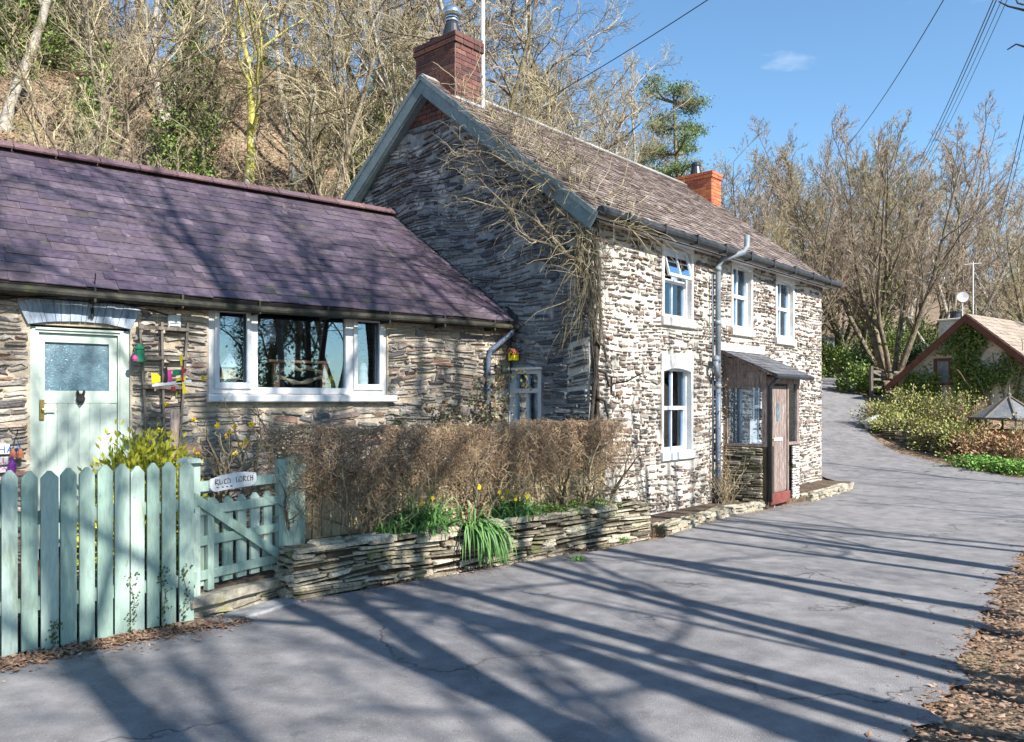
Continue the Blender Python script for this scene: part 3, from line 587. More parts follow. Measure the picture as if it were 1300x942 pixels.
# ------------------------------------------------------------------ porch (part of the house)
p0 = FA.at(918, 560)[0]; pw = 1.32; pd = .73
PF = FA.sub(p0, 0, 0)                                  # u along facade, n out
SF = Fr(PF.p(0, 0, 0), mN, (0, 0, 1), -mU)             # the side wall seen from the left: u outward
m = MB(); m.box(SF, 0, pd, -.1, .98, -.16, -.002); m.box(PF, pw-.28, pw, -.1, .98, .0, pd-.002); m.box(PF, 0.165, .30, -.1, .98, pd-.14, pd-.004); pb = m.build('porch_base', M['earthfill'], house)
m = MB(); rubble(m, SF, .02, pd-.06, .02, .97, ch=(.02, .05), sl=(.1, .34), dep=(.006, .03), gap=.008, wob=.008, seed=31, jit=.6); m.build('stone_facing', M['stone_p'], pb)
m = MB(); rubble(m, PF.sub(pw-.30, 0, pd), 0, .30, .0, .97, ch=(.03, .07), sl=(.08, .2), dep=(.004, .02), gap=.015, wob=.0, seed=33); m.build('stone_facing', M['whitewash'], pb)
zt = 1.98                                              # head of posts
m = MB()
for u, n0 in ((.0, pd-.075), (0.0, .0)): m.box(PF, u, u+.07, .98, zt, n0, n0+.075)
m.box(PF, .075, .115, .2, zt, pd-.07, pd+.004)
m.box(PF, .815, .87, .2, zt, pd-.07, pd+.004); m.box(PF, pw-.09, pw, .98, zt, pd-.075, pd)
m.box(PF, 0, pw, zt, zt+.10, pd-.07, pd+.012); m.box(PF, 0, .05, .975, 1.02, .075, pd-.075); m.box(PF, .87, pw, .975, 1.02, pd-.07, pd+.01)
m.box(PF, 0, .05, zt-.07, zt, .075, pd-.075); m.box(PF, pw-.05, pw, zt-.07, zt+.02, .0, pd-.075)
m.build('porch_frame', M['wood_p'], house)
zr0 = 2.52; zr1 = 2.13
for sd, n_ in ((-.012, 0.), (pw-.02, 1)):
    k = 5; m = MB()
    for i in range(k):
        a = zt-.03+i*.11; top = min(a+.107, 9)
        poly = []
        f_top = lambda x: zr0-.03-(zr0-zr1)*x/(pd+.12)
        xs_ = np.linspace(0, pd, 8); up = [(x, min(top, f_top(x))) for x in xs_ if f_top(x) > a+.01]
        if len(up) >= 2: m.prism(Fr(PF.p(sd, 0, 0), mN, (0, 0, 1), -mU), [(up[0][0], a), (up[-1][0], a)]+up[::-1], -.018-.002*(i % 2), .0-.002*(i % 2))
    m.build('porch_boarding', M['wood_p'], house)
rl = math.hypot(pd+.2, zr0-zr1); vv = (mN*-(pd+.2)+a3((0, 0, zr0-zr1+.03))); vv = vv/np.linalg.norm(vv); un = np.cross(mU, vv); un = un if un[2] > 0 else -un
PR = Fr(PF.p(0, zr1-.02, pd+.17), mU, vv, un)
m = MB(); m.box(PR, -.1, pw+.04, 0, rl+.02, -.03, 0); m.build('roof_deck', M['wood_p'], house)
m = MB(); slates(m, PR, -.12, pw+.05, -.02, rl-.04, .13, .2, th=.01, jit=.007, seed=41); pr = m.build('porch_roof', M['slate_p'], house)
m = MB(); m.box(FA, p0-.16, p0+pw+.18, zr0-.0, zr0+.12, .0, .045); m.build('flashing', M['whitewash'], pr)
m = MB(); m.tube([PF.p(-.12, zr1-.04, pd+.20), PF.p(pw+.07, zr1-.05, pd+.20)], .035, 8); m.build('gutter', M['black'], pr)
m = MB(); m.tube([PF.p(.03, zr1-.05, pd+.19), PF.p(.03, zr1-.13, pd+.12), PF.p(.03, zr1-.2, pd+.05), PF.p(.03, .12, pd+.05)], .033, 10); m.build('downpipe', M['black'], pr, smooth=True)
m = MB(); m.box(SF, .08, pd-.08, 1.02, zt-.07, -.03, -.025); m.build('porch_pane', M['glass_f'], house)
m = MB(); m.box(PF, .88, pw-.1, 1.02, zt, pd-.035, pd-.03); m.build('porch_pane', M['glass_f'], house)
m = MB(); m.box(FA, p0+.05, p0+.30, 1.05, 1.9, .035, .05); m.box(FA, p0+.5, p0+.58, .4, 2.0, .035, .05); m.box(FA, p0+.06, p0+1.2, .3, 2.2, .026, .034); m.build('porch_inner_wall', M['whitewash'], house)
m = MB(); m.box(PF, .12, .81, .24, 1.94, pd-.055, pd-.02)
for u in (.12, .32, .52, .72): m.box(PF, u+.004, min(u+.196, .806), .26, 1.92, pd-.03, pd-.012)
pdn = m.build('door', M['wood_p'], house)
m = MB(); m.box(PF, .41, .52, 1.38, 1.66, pd-.012, pd-.004); m.build('door_window', M['frost'], pdn)
m = MB(); m.box(PF, .3, .62, 1.06, 1.11, pd-.012, pd+.002); m.build('letter_box', M['greybox'], pdn)
m = MB(); m.lathe(PF.p(.18, 1.1, pd-.01), [(.02, 0), (.03, .03), (.015, .05)], 10, mN); m.build('door_handle', M['brass'], pdn)
m = MB(); m.bbox(PF, .10, .84, .06, .235, pd-.1, pd+.045, .01); m.build('doorstep', M['redpaint'], house)

# stone ledge in front of the house
m = MB(); poly = [(1.80, 9.95), (2.72, 11.35), (3.3, 11.92), (4.28, 12.72), (5.1, 13.5), (6.6, 15.35), (6.75, 15.75), (6.1, 16.15), (1.5, 10.6), (1.35, 10.2)]
rr = random.Random(3); pts = []
for i in range(len(poly)):
    a = poly[i]; b = poly[(i+1) % len(poly)]; k = max(1, int(math.dist(a, b)/.15))
    for j in range(k): pts.append((a[0]+(b[0]-a[0])*j/k+rr.uniform(-.03, .03), a[1]+(b[1]-a[1])*j/k+rr.uniform(-.03, .03)))
GF = Fr((0, 0, 0), (1, 0, 0), (0, 1, 0), (0, 0, 1)); m.prism(GF, pts, -.1, .09)
o = m.build('pavement', M['soil'], origin=(3, 12, 0)); tag(o, kind='structure')
for i, (a, b, lab) in enumerate((((1.92, 9.98), (3.25, 11.72), 'rough low stone edging below the ground floor window'), ((3.3, 11.8), (4.2, 12.58), 'rough low stone edging beside the porch corner'), ((5.05, 13.3), (6.55, 15.15), 'rough low stone edging past the porch door'))):
    m = MB(); a = a3((*a, 0)); b = a3((*b, 0)); d = (b-a); L_ = np.linalg.norm(d); d /= L_; n_ = a3((d[1], -d[0], 0))
    f = Fr(a, d, (0, 0, 1), n_); m.box(f, 0, L_, -.05, .09, -.12, -.0); rubble(m, f, 0, L_, -.03, .12, ch=(.05, .09), sl=(.12, .35), dep=(.01, .05), gap=.01, wob=0, jit=1., seed=50+i)
    f2 = Fr(a+a3((0, 0, .09)), d, -n_, (0, 0, 1)); rubble(m, f2, 0, L_, .0, .2, ch=(.07, .12), sl=(.12, .4), dep=(.01, .04), gap=.012, wob=0, jit=1., seed=60+i)
    o = m.build('stone_edging', M['stone_p'] if i < 1 else M['step']); tag(o, lab, 'edging', 'stone edgings along the house')

# ------------------------------------------------------------------ cottage wing
CL = 7.6; CE = 2.80; CR = 4.70; CD = 2.40
cot = thing('cottage', CO.p(CL/2, 0, -2.4), 'low stone cottage with purple slate roof joined to the taller house', 'cottage')
def cr4(x0, y0, x1, y1): return rect(CO, x0, y0, x1, y1)
wr = cr4(265, 391, 491, 500); dr = cr4(38, 415, 165, 620); dr = (dr[0], dr[1], .30, dr[3]-.0)
ua, vtop = CO.at(100, 412)
m = MB(); core(m, CO, .0, CL, -.2, CE, [wr, (dr[0], dr[1], -.3, 2.42)], -.35, 0)
m.box(Fr(CO.p(CL, 0, 0), cN, (0, 0, 1), cU), -4.8, -.352, -.2, CE, -.35, 0); m.box(CO, 0, CL-.352, -.2, CE, -4.8, -4.5)
m.prism(Fr(CO.p(CL, 0, 0), cN, (0, 0, 1), cU), [(-.36, CE+.003), (-4.44, CE+.003), (-2.4, CR-.22)], -.35, -.003)
m.build('wall', M['limewarm'], cot)
m = MB(); rubble(m, CO, .0, CL, .0, CE-.05, [(wr[0]-.02, wr[1]+.02, wr[2]-.12, wr[3]+.3), (dr[0]-.02, dr[1]+.02, -.3, 2.42), (dr[0]-.09, dr[1]+.07, 2.40, 2.72)], ch=(.026, .085), sl=(.08, .34), dep=(.008, .045), gap=.016, wob=.028, jit=1.1, seed=71)
m.build('stone_facing', M['stone_c'], cot)
# interior floor of the room and back partition
m = MB(); m.box(CO, .4, CL-.4, .25, .3, -4.4, -.36); m.box(CO, .4, CL-.4, .3, 2.75, -3.3, -3.25); m.build('room_lining', M['room'], cot)
sc_ = (CR-CE-.03)/(CD+.2); cc = 1/math.sqrt(1+sc_*sc_); ss = sc_*cc
ce = CO.p(0, CE-.03, .2); RC = Fr(ce, cU, -cN*cc+a3((0, 0, ss)), cN*ss+a3((0, 0, cc)))
LC = (CD+.2)/cc
du = 9.6                                               # the gable plane cuts the roof at a slant
def cclip(v): return (-(v*cc-.2)*math.tan(R_(du)), CL+.2)
m = MB(); P0 = [(-(0*cc-.2)*math.tan(R_(du)), 0), (CL+.2, 0), (CL+.2, LC), (-(LC*cc-.2)*math.tan(R_(du)), LC)]
m.prism(RC, P0, -.07, -.001); m.build('roof_deck', M['underlay'], cot)
m = MB(); slates(m, RC, -1., CL+.2, 0, LC-.02,   .175, .30, th=.009, jit=.008, seed=73, uclip=cclip, lift=.010); croof = m.build('roof', M['slate_c'], cot)
cb = CO.p(0, CE-.03, -2*CD-.2); RCB = Fr(cb, cU, cN*cc+a3((0, 0, ss)), -cN*ss+a3((0, 0, cc)))
m = MB(); m.box(RCB, -.6, CL+.2, 0, LC-.002, -.07, .01); m.build('roof_deck', M['slate_c'], cot)
rd = CO.p(0, CR-.0, -CD); m = MB(); u = -(CD)*math.tan(R_(du))-.0
while u < CL+.2:
    e = min(u+.46, CL+.2)
    for sgn in (1, -1):
        f = Fr(rd+a3((0, 0, .045)), cU, cN*sgn*cc-a3((0, 0, ss)), cN*sgn*ss+a3((0, 0, cc))); m.bbox(f, u+.004, e-.004, 0, .14, -.01, .012+random.uniform(0, .006), .004)
    m.box(Fr(rd+a3((0, 0, .045)), cU), e-.03, e+.0, -.03, .02, -.02, .02); u = e
m.build('ridge_tiles', M['ridge'], croof)
# lead flashing / black strip up the gable
a = RC.p(cclip(0)[0]+.012, -.02, .03); b = RC.p(cclip(LC)[0]+.012, LC, .03); m = MB(); m.beam(a, b, .03, .10, RC.n); m.build('flashing', M['black'], croof)
# gutter, header, cables
m = MB(); P = np.array([RC.p(u, -.045, -.03)+a3((0, 0, -.02+.012*math.sin(u*1.3))) for u in np.linspace(.0, CL+.2, 40)]); m.tubes(P, np.full(40, .040), 10, True)
for u in np.arange(.4, CL, .8): m.box(CO, u, u+.02, CE-.16, CE-.02, .0, .24)
m.build('gutter', M['mossgut'], cot)
m = MB(); m.box(CO, .05, CL, CE-.09, CE-.0, .003, .12); m.build('fascia', M['mossgut'], cot)
def droop(f0, f1, sag, k=14): return [f0+(f1-f0)*t+a3((0, 0, -sag*4*t*(1-t))) for t in np.linspace(0, 1, k)]
m = MB(); m.tube(droop(CO.p(3.4, CE-.13, .06), CO.p(CL, CE-.12, .06), .015), .006, 5)
m.tube(droop(CO.p(4.5, CE-.22, .05), CO.p(5.3, CE-.10, .05), -.02), .009, 5); m.tube(droop(CO.p(5.3, CE-.10, .05), CO.p(6.1, CE-.2, .05), -.02), .009, 5)
m.tube(droop(CO.p(.2, CE-.1, .06), CO.p(4.6, CE-.11, .06), .02), .006, 5); m.tube([CO.p(5.2, CE-.28, .05), CO.p(5.2, CE+.12, .2)], .006, 5); m.tube([CO.p(5.2, CE-.3, .05), CO.p(5.2, CE-.2, .05)], .014, 6)
m.build('cable', M['wire'], cot)
# big three light window
u0, u1, v0, v1 = wr; m = MB()
xs_ = [CO.at(x, 445)[0] for x in (491, 484, 452, 440, 328, 316, 276, 265)]; n0, n1 = -.10, -.02
m.box(CO, u0, u1, v0, v0+.07, n0, n1); m.box(CO, u0, u1, v1-.055, v1, n0, n1)
for a, b in ((xs_[0], xs_[1]), (xs_[2], xs_[3]), (xs_[4], xs_[5]), (xs_[6], xs_[7])): m.box(CO, a, b, v0+.07, v1-.055, n0, n1-.002)
for a, b in ((xs_[1]-.028, xs_[2]+.028), (xs_[5]-.028, xs_[6]+.028)):   # opening casements stand proud
    m.bbox(CO, a, b, v0+.05, v0+.12, n1-.001, n1+.028, .005); m.bbox(CO, a, b, v1-.11, v1-.04, n1-.001, n1+.028, .005); m.bbox(CO, a, a+.05, v0+.12, v1-.11, n1-.001, n1+.027, .005); m.bbox(CO, b-.05, b, v0+.12, v1-.11, n1-.001, n1+.027, .005)
bw_ = m.build('window', M['white'], cot)
m = MB(); m.box(CO, xs_[1], xs_[6], v0+.06, v1-.05, -.062, -.057); m.build('pane', M['glass'], bw_)
m = MB(); m.bbox(CO, u0-.10, u1+.03, v0-.095, v0-.012, -.10, .10, .012); m.build('sill', M['white'], bw_)
m = MB(); m.box(CO, u0-.0, u1+.0, v1+.002, CE-.10, -.05, .03); m.build('lintel', M['wood_g'], cot); m = MB(); m.box(CO, u0-.2, u1+.2, v0-.06, v0-.015, -.42, -.101); m.build('inner_sill', M['white'], bw_)
# door
u0, u1, v0, v1 = dr; m = MB()
l0, l1 = CO.at(150, 500)[0], CO.at(50, 500)[0]; vt = CO.at(100, 424)[1]
m.box(CO, u0, l0-.004, v0-.3, 2.40, -.14, -.03); m.box(CO, l1+.004, u1, v0-.3, 2.40, -.14, -.03); m.box(CO, l0-.004, l1+.004, vt+.004, 2.40, -.14, -.032); m.box(CO, l0-.05, l0-.02, v0, vt+.03, -.03, -.015); m.box(CO, l0-.05, l1+.03, vt+.03, vt+.05, -.03, -.012)
fr_d = m.build('door_frame', M['door'], cot)
g0, g1 = CO.at(140, 465)[0], CO.at(58, 465)[0]; gt, gb = CO.at(99, 435)[1], CO.at(99, 496)[1]
m = MB(); m.box(CO, l0, l1, v0, gb-.001, -.12, -.065); m.box(CO, l0, g0, gb, vt, -.12, -.064); m.box(CO, g1, l1, gb, vt, -.12, -.064); m.box(CO, g0, g1, gt, vt, -.12, -.064)
m.box(CO, l0, l1, gb-.12, gb-.002, -.065, -.055); k = 6
for i in range(k):
    a = l0+.06+(l1-l0-.12)*i/k; b = l0+.06+(l1-l0-.12)*(i+1)/k; m.bbox(CO, a+.003, b-.003, v0+.05, gb-.122, -.066, -.058, .003)
dd = m.build('door', M['door'], cot)
m = MB(); m.box(CO, g0, g1, gb, gt, -.10, -.092); m.build('door_window', M['frost'], dd)
hu, hv = CO.at(54, 521); m = MB(); m.bbox(CO, hu-.02, hu+.02, hv-.09, hv+.1, -.055, -.045, .003); m.tube([CO.p(hu, hv+.01, -.05), CO.p(hu, hv+.01, -.005), CO.p(hu-.11, hv+.01, -.003)], .008, 8); m.build('door_handle', M['brass'], dd)
ku, kv = CO.at(103, 505); m = MB(); m.lathe(CO.p(ku, kv-.01, -.04), [(.012, -.01), (.035, .0), (.04, .012), (.025, .02)], 12, cN)
m.tube([CO.p(ku-.02, kv+.02, -.03), CO.p(ku-.028, kv+.06, -.02), CO.p(ku-.03, kv+.08, -.03)], [.014, .012, .003], 6); m.tube([CO.p(ku+.02, kv+.02, -.03), CO.p(ku+.028, kv+.06, -.02), CO.p(ku+.03, kv+.08, -.03)], [.014, .012, .003], 6)
m.lathe(CO.p(ku, kv+.02, -.04), [(.02, -.01), (.024, .0), (.018, .02)], 10, cN); m.tube([CO.p(ku-.03, kv-.03, -.035), CO.p(ku, kv-.07, -.03), CO.p(ku+.03, kv-.03, -.035)], .008, 6); m.build('door_knocker', M['iron'], dd)
# arched slate lintel above the door
pts_t = [CO.at(x, y, .03) for x, y in ((21, 383), (50, 377.5), (85, 375.5), (120, 378.5), (150, 384.5), (179, 393))]; pts_b = [CO.at(x, y, .03) for x, y in ((166, 418), (135, 411), (100, 408), (65, 408), (35, 411))]
m = MB(); kk = 14
def along(pts, t):
    t *= len(pts)-1; i = min(int(t), len(pts)-2); f = t-i; return (pts[i][0]*(1-f)+pts[i+1][0]*f, pts[i][1]*(1-f)+pts[i+1][1]*f)
pb_ = pts_b[::-1]; rr = random.Random(8)
ts = sorted([0, 1]+[min(.97, max(.03, (i+rr.uniform(-.25, .25))/kk)) for i in range(1, kk)])
for a, b in zip(ts, ts[1:]):
    d_ = .035+rr.uniform(-.004, .006); q = [along(pts_t, a+.002), along(pts_t, b-.002), along(pb_, b-.002), along(pb_, a+.002)]; m.prism(CO, q, -.1, d_)
m.build('door_lintel', M['slate_l'], cot)
m = MB(); m.prism(CO, [along(pb_, t) for t in np.linspace(0, 1, 10)]+[(l0-.06, 2.33), (l1+.06, 2.33)], -.12, -.08); m.build('arch_infill', M['mossgut'], cot)
# vent, light, plaque, downpipe
a_ = cr4(212, 400, 228, 416); m = MB(); m.bbox(CO, a_[0], a_[1], a_[2], a_[3], .02, .045, .006)
for i in range(4): m.box(CO, a_[0]+.015, a_[1]-.015, a_[2]+.012+i*.03, a_[2]+.03+i*.03, .045, .055)
m.build('vent_cover', M['greybox'], cot)
a_ = cr4(232, 384, 243, 394); m = MB(); f = CO.sub(a_[0], a_[2], .1); m.bbox(f, 0, .1, 0, .085, -.03, .03, .008); m.tube([f.p(.05, .04, -.1), f.p(.05, .0, -.03)], .012, 6); m.build('security_light', M['iron'], cot)
a_ = cr4(627, 463, 635, 482); m = MB(); m.bbox(CO, a_[0], a_[1], a_[2], a_[3], .03, .05, .006); m.build('wall_plaque', M['iron'], cot)
du_ = CO.at(616, 480)[0]; m = MB(); m.tube([CO.p(.08, CE-.10, .22), CO.p(.1, CE-.18, .2), CO.p(du_-.03, CE-.42, .08), CO.p(du_, CE-.52, .07), CO.p(du_, .35, .07)], .036, 10)
m.tube([CO.p(du_, 1.95, .07), CO.p(du_, 2.0, .07)], .042, 10); m.build('downpipe', M['pipe_b'], cot, smooth=True)
m = MB(); m.tube([CO.p(.05, CE-.05, .18), CO.p(.03, 2.5, .1), CO.p(.03, 1.95, .1)], .012, 6); m.build('cable', M['wire'], cot)

# ------------------------------------------------------------------ garden ground, planter, fence, gate
poly = [(-6.6, 2.6), (-5.15, 3.42), (-3.5, 5.22), (-2.50, 6.16), (-2.02, 6.95), (1.25, 9.9), (1.05, 10.1), (-.055, 10.98), (-6.2, 6.03)]
m = MB(); m.prism(GF, poly, -.3, .20); o = m.build('garden_ground', M['soil'], origin=(-2, 7, 0)); tag(o, kind='structure')
# planter wall
pa = a3((-1.88, 6.72, 0)); pe = a3((1.72, 9.90, 0)); pd_ = (pe-pa); PL = np.linalg.norm(pd_); pd_ /= PL; pn = a3((pd_[1], -pd_[0], 0)); PW = Fr(pa, pd_, (0, 0, 1), pn)
root = thing('planter_wall', PW.p(PL/2, 0, -.2), 'low mossy dry stone planter wall running along the lane below the hedge', 'wall')
m = MB(); m.box(PW, .02, PL-.02, -.1, .37, -.42, -.01); m.build('core', M['earthfill'], root)
m = MB(); rubble(m, PW, 0, PL, -.03, .44, ch=(.018, .05), sl=(.12, .5), dep=(.01, .075), gap=.009, wob=.014, jit=1., seed=81)
rubble(m, Fr(PW.p(0, 0, -.4), pn, (0, 0, 1), -pd_), 0, .42, -.03, .44, ch=(.03, .08), sl=(.1, .3), dep=(.01, .07), gap=.01, wob=0, jit=1, seed=82)
rubble(m, Fr(PW.p(PL, 0, 0), -pn, (0, 0, 1), pd_), 0, .42, -.03, .44, ch=(.03, .08), sl=(.1, .3), dep=(.01, .07), gap=.01, wob=0, jit=1, seed=84)
rubble(m, Fr(PW.p(0, .41, .03), pd_, -pn, (0, 0, 1)), 0, PL, 0, .26, ch=(.07, .15), sl=(.15, .5), dep=(.005, .05), gap=.012, wob=.02, jit=1.2, seed=83, skip=.1)
m.build('stone_courses', M['stone_p'], root)
m = MB(); m.box(PW, .05, PL-.1, .0, .40, -.55, -.2); m.build('soil_bed', M['soil'], root)

def picket(mb, fr, u, w_, z0, z1, n0=0, n1=.022, t=.048):
    mb.prism(fr, [(u, z0), (u+w_, z0), (u+w_, z1-t), (u+w_*.60, z1), (u+w_*.40, z1), (u, z1-t)], n0, n1)
FB = a3((-2.415, 6.10, 0)); FAa = a3((-3.40, 5.17, 0)); fd = FAa-FB; fd /= np.linalg.norm(fd); fn = a3((-fd[1], fd[0], 0)); fn = fn if fn[1] < 0 else -fn
FF = Fr(FB, fd, (0, 0, 1), fn)
root = thing('picket_fence', FF.p(1, 0, 0), 'sage green picket fence standing left of the garden gate', 'fence')
rr = random.Random(5); pxs = [(246.8, 228), (224, 206), (203, 187), (184, 166), (165, 146), (144, 124), (121, 101), (98, 77), (75, 52), (48.5, 27), (23, 2)]
for i, (xr, xl) in enumerate(pxs+[(None, None)]*4):
    if xr is not None: u = FF.at(xr, 700, .03)[0]; e = FF.at(xl, 700, .03)[0]
    else: u = last+.022; e = u+.108
    last = e; m = MB(); f = FF.sub(u, 0, .0)
    zt_ = 1.235+rr.uniform(-.012, .012)
    picket(m, f, .001, e-u-.003, .005+rr.uniform(0, .02), zt_, 0, .024); m.build('picket', M['sage'], root)
m = MB(); m.box(FF, .02, last, .28, .37, -.045, -.002); m.box(FF, .02, last, .86, .95, -.045, -.002); m.build('rail', M['sage'], root)
m = MB(); m.box(FF, -.02, .085, 0, 1.22, -.15, -.047); m.prism(FF, [(-.03, 1.22), (.13, 1.22), (.09, 1.255), (.0, 1.255)], -.16, -.003); m.build('post', M['sage'], root)
m = MB(); m.box(FF, 1.3, 1.39, 0, 1.15, -.15, -.047); m.build('post', M['sage'], root)
# gate post right of gate
gp0 = a3((-2.45, 6.2, 0)); gp1 = a3((-2.02, 6.95, 0)); gd = gp1-gp0; GL = np.linalg.norm(gd); gd /= GL; gn = a3((gd[1], -gd[0], 0)); GT = Fr(gp0, gd, (0, 0, 1), gn)
root = thing('gate_post', GT.p(GL+.05, 0, 0), 'square sage green gate post between the garden gate and the planter', 'post')
m = MB(); pxr = GT.at(360, 650)[0]; pxe = GT.at(388, 650)[0]; GLL = GT.at(353, 650)[0]
m.bbox(GT, pxr+.015, pxe, .0, 1.20, -.11, .0, .006); m.build('shaft', M['sage'], root)
m = MB(); m.tube([GT.p(pxe+.004, 1.08, -.02), GT.p(pxe-.04, 1.03, .006), GT.p(pxr+.05, .93, .008), GT.p(pxe, .90, .005)], .004, 5); m.build('wire_loop', M['iron'], root)
# gate
g0u = GT.at(248, 650)[0]-.03; g1u = pxr
root = thing('garden_gate', GT.p(g0u, .2, 0), 'sage green wooden garden gate with diagonal brace, closed above the stone step', 'gate')
zb = .23; m = MB()
m.bbox(GT, g1u-.075, g1u, zb-.05, 1.19, -.03, .03, .005); m.build('stile', M['sage'], root); m = MB(); sx = GT.at(262, 680)[0]; m.bbox(GT, sx-.005, sx+.055, zb-.03, .93, -.03, .03, .005); m.bbox(GT, g0u-.06, g0u-.01, zb, 1.1, -.05, -.001, .005); m.build('stile', M['sage'], root)
m = MB(); m.bbox(GT, g0u, g1u-.077, .985, 1.065, -.028, .026, .004); m.build('rail', M['sage'], root)
for z in (.29, .56, .80): m = MB(); m.bbox(GT, g0u-.02, g1u-.077, z, z+.075, -.002, .024, .004); m.build('rail', M['sage'], root)
m = MB(); m.beam(GT.p(g0u-.02, .955, .036), GT.p(g1u-.06, .34, .036), .022, .07, gn if 0 else (0, 0, 1)); m.build('brace', M['sage'], root)
k = 6; wd = (g1u-g0u-.10)/k
for i in range(k): m = MB(); picket(m, GT.sub(g0u+.02+i*wd, 0, 0), 0, wd*.66, zb+.01, .925, -.024, -.003, .04); m.build('picket', M['sage'], root)
# name board hung on the gate
sg = thing('name_board', GT.p(.3, 1.0, .04), 'white wavy edged name board with dark lettering hung on the gate rail', 'sign')
sa = GT.at(266, 612, .04)[0]; sb = GT.at(325, 612, .04)[0]; sz = GT.at(295, 611, .04)[1]; sw = sb-sa; sh = .062
pts = []
for i in range(28):
    t = 2*math.pi*i/28; x = math.copysign(abs(math.cos(t))**.45, math.cos(t)); y = math.copysign(abs(math.sin(t))**.55, math.sin(t)); pts.append((sa+sw/2+x*sw/2, sz+y*sh*(1+.08*math.sin(5*t))+.01*x))
m = MB(); m.prism(GT, pts, .03, .048); m.build('board', M['white'], sg)
m = MB(); m.tube([GT.p(sa+.03, sz+.05, .05), GT.p(sa+.05, 1.07, .03)], .003, 4); m.tube([GT.p(sb-.03, sz+.05, .05), GT.p(sb-.05, 1.07, .03)], .003, 4); m.build('hanging_wire', M['iron'], sg)
m = MB(); rr = random.Random(12)                         # scratchy brushed letters, unreadable in the photograph as well
def stroke(pts_, r=.0035): m.tube([GT.p(sa+sw*x, sz+sh*y, .0495) for x, y in pts_], r, 4)
L_ = [([(0, .5), (0, -.4)], [(0, .5), (.7, .4), (0, 0)], [(0, 0), (.8, -.4)]), ([(0, .45), (.1, -.4), (.6, -.3), (.6, .45)],), ([(.6, .4), (.1, .3), (.1, -.3), (.6, -.35)],), ([(0, .5), (.6, .3), (.6, -.3), (0, -.4), (0, .5)],), ([(0, -.4), (0, .5)], [(0, .1), (.6, .1)], [(.6, .5), (.6, -.4)])]
for i, x in enumerate((.10, .19, .28, .36)):
    for st in L_[i % 5]: stroke([(x+px_*.09, .1+py_*.75) for px_, py_ in st])
for i, x in enumerate((.13, .24, .33, .42)): stroke([(x, -.55), (x+.035, -.62)], .004)
for i, x in enumerate((.54, .62, .70, .78, .86)):
    for st in L_[(i*2+1) % 5]: stroke([(x+px_*.08, .18+py_*.8) for px_, py_ in st])
m.build('lettering', M['ink'], sg)
# step
m = MB(); rr = random.Random(4); u_s, u_e = g0u-.08, pxr+.03
f = Fr(GT.p(u_s, 0, 0), gd, (0, 0, 1), gn); o = thing('doorstep', f.p(.4, 0, 0), 'worn mossy stone step under the garden gate', 'step')
m.prism(f, [(0, .115), (.25, .105), (.5, .11), (u_e-u_s, .10), (u_e-u_s, .145), (u_e-u_s-.02, .165), (.3, .185), (.02, .18), (0, .16)], -.5, .11); m.build('tread', M['step'], o)
m = MB(); m.box(f, .01, u_e-u_s, -.05, .10, -.4, .04); rubble(m, f.sub(0, 0, .04), 0, u_e-u_s, -.03, .108, ch=(.03, .075), sl=(.12, .5), dep=(.01, .05), gap=.01, wob=0, jit=1.2, seed=102); m.build('riser', M['step'], o)
m = MB(); m.bbox(Fr(GT.p(u_s+.1, 0.0, .22), gd, gn, (0, 0, 1)), 0, .78, -.08, .14, -.01, .022, .008); o = m.build('paving_slab', M['slab']); tag(o, 'flat grey slate slab lying in front of the gate step', 'slab')

# board fence behind the hedge
bf0 = PW.p(.1, 0, -.62); bf1 = PW.p(PL-.28, 0, -.46)
bd = bf1-bf0; BL = np.linalg.norm(bd); bd /= BL; bn = a3((bd[1], -bd[0], 0)); BF = Fr(bf0, bd, (0, 0, 1), bn)
root = thing('board_fence', BF.p(BL/2, .3, 0), 'pale upright board fence seen through the hedge above the planter', 'fence')
rr = random.Random(9); u = 0; bi = 0; m = MB()
while u < BL-.08: m.box(BF, u, u+.085, .3, 1.02+rr.uniform(-.02, .02), rr.uniform(-.004, .004), .016+rr.uniform(0, .002)); u += .10
m.build('boards', M['wood_o'], root); m = MB(); m.box(BF, 0, BL, .5, .57, -.04, -.008); m.box(BF, 0, BL, .85, .92, -.04, -.008); m.build('rail', M['wood_o'], root)

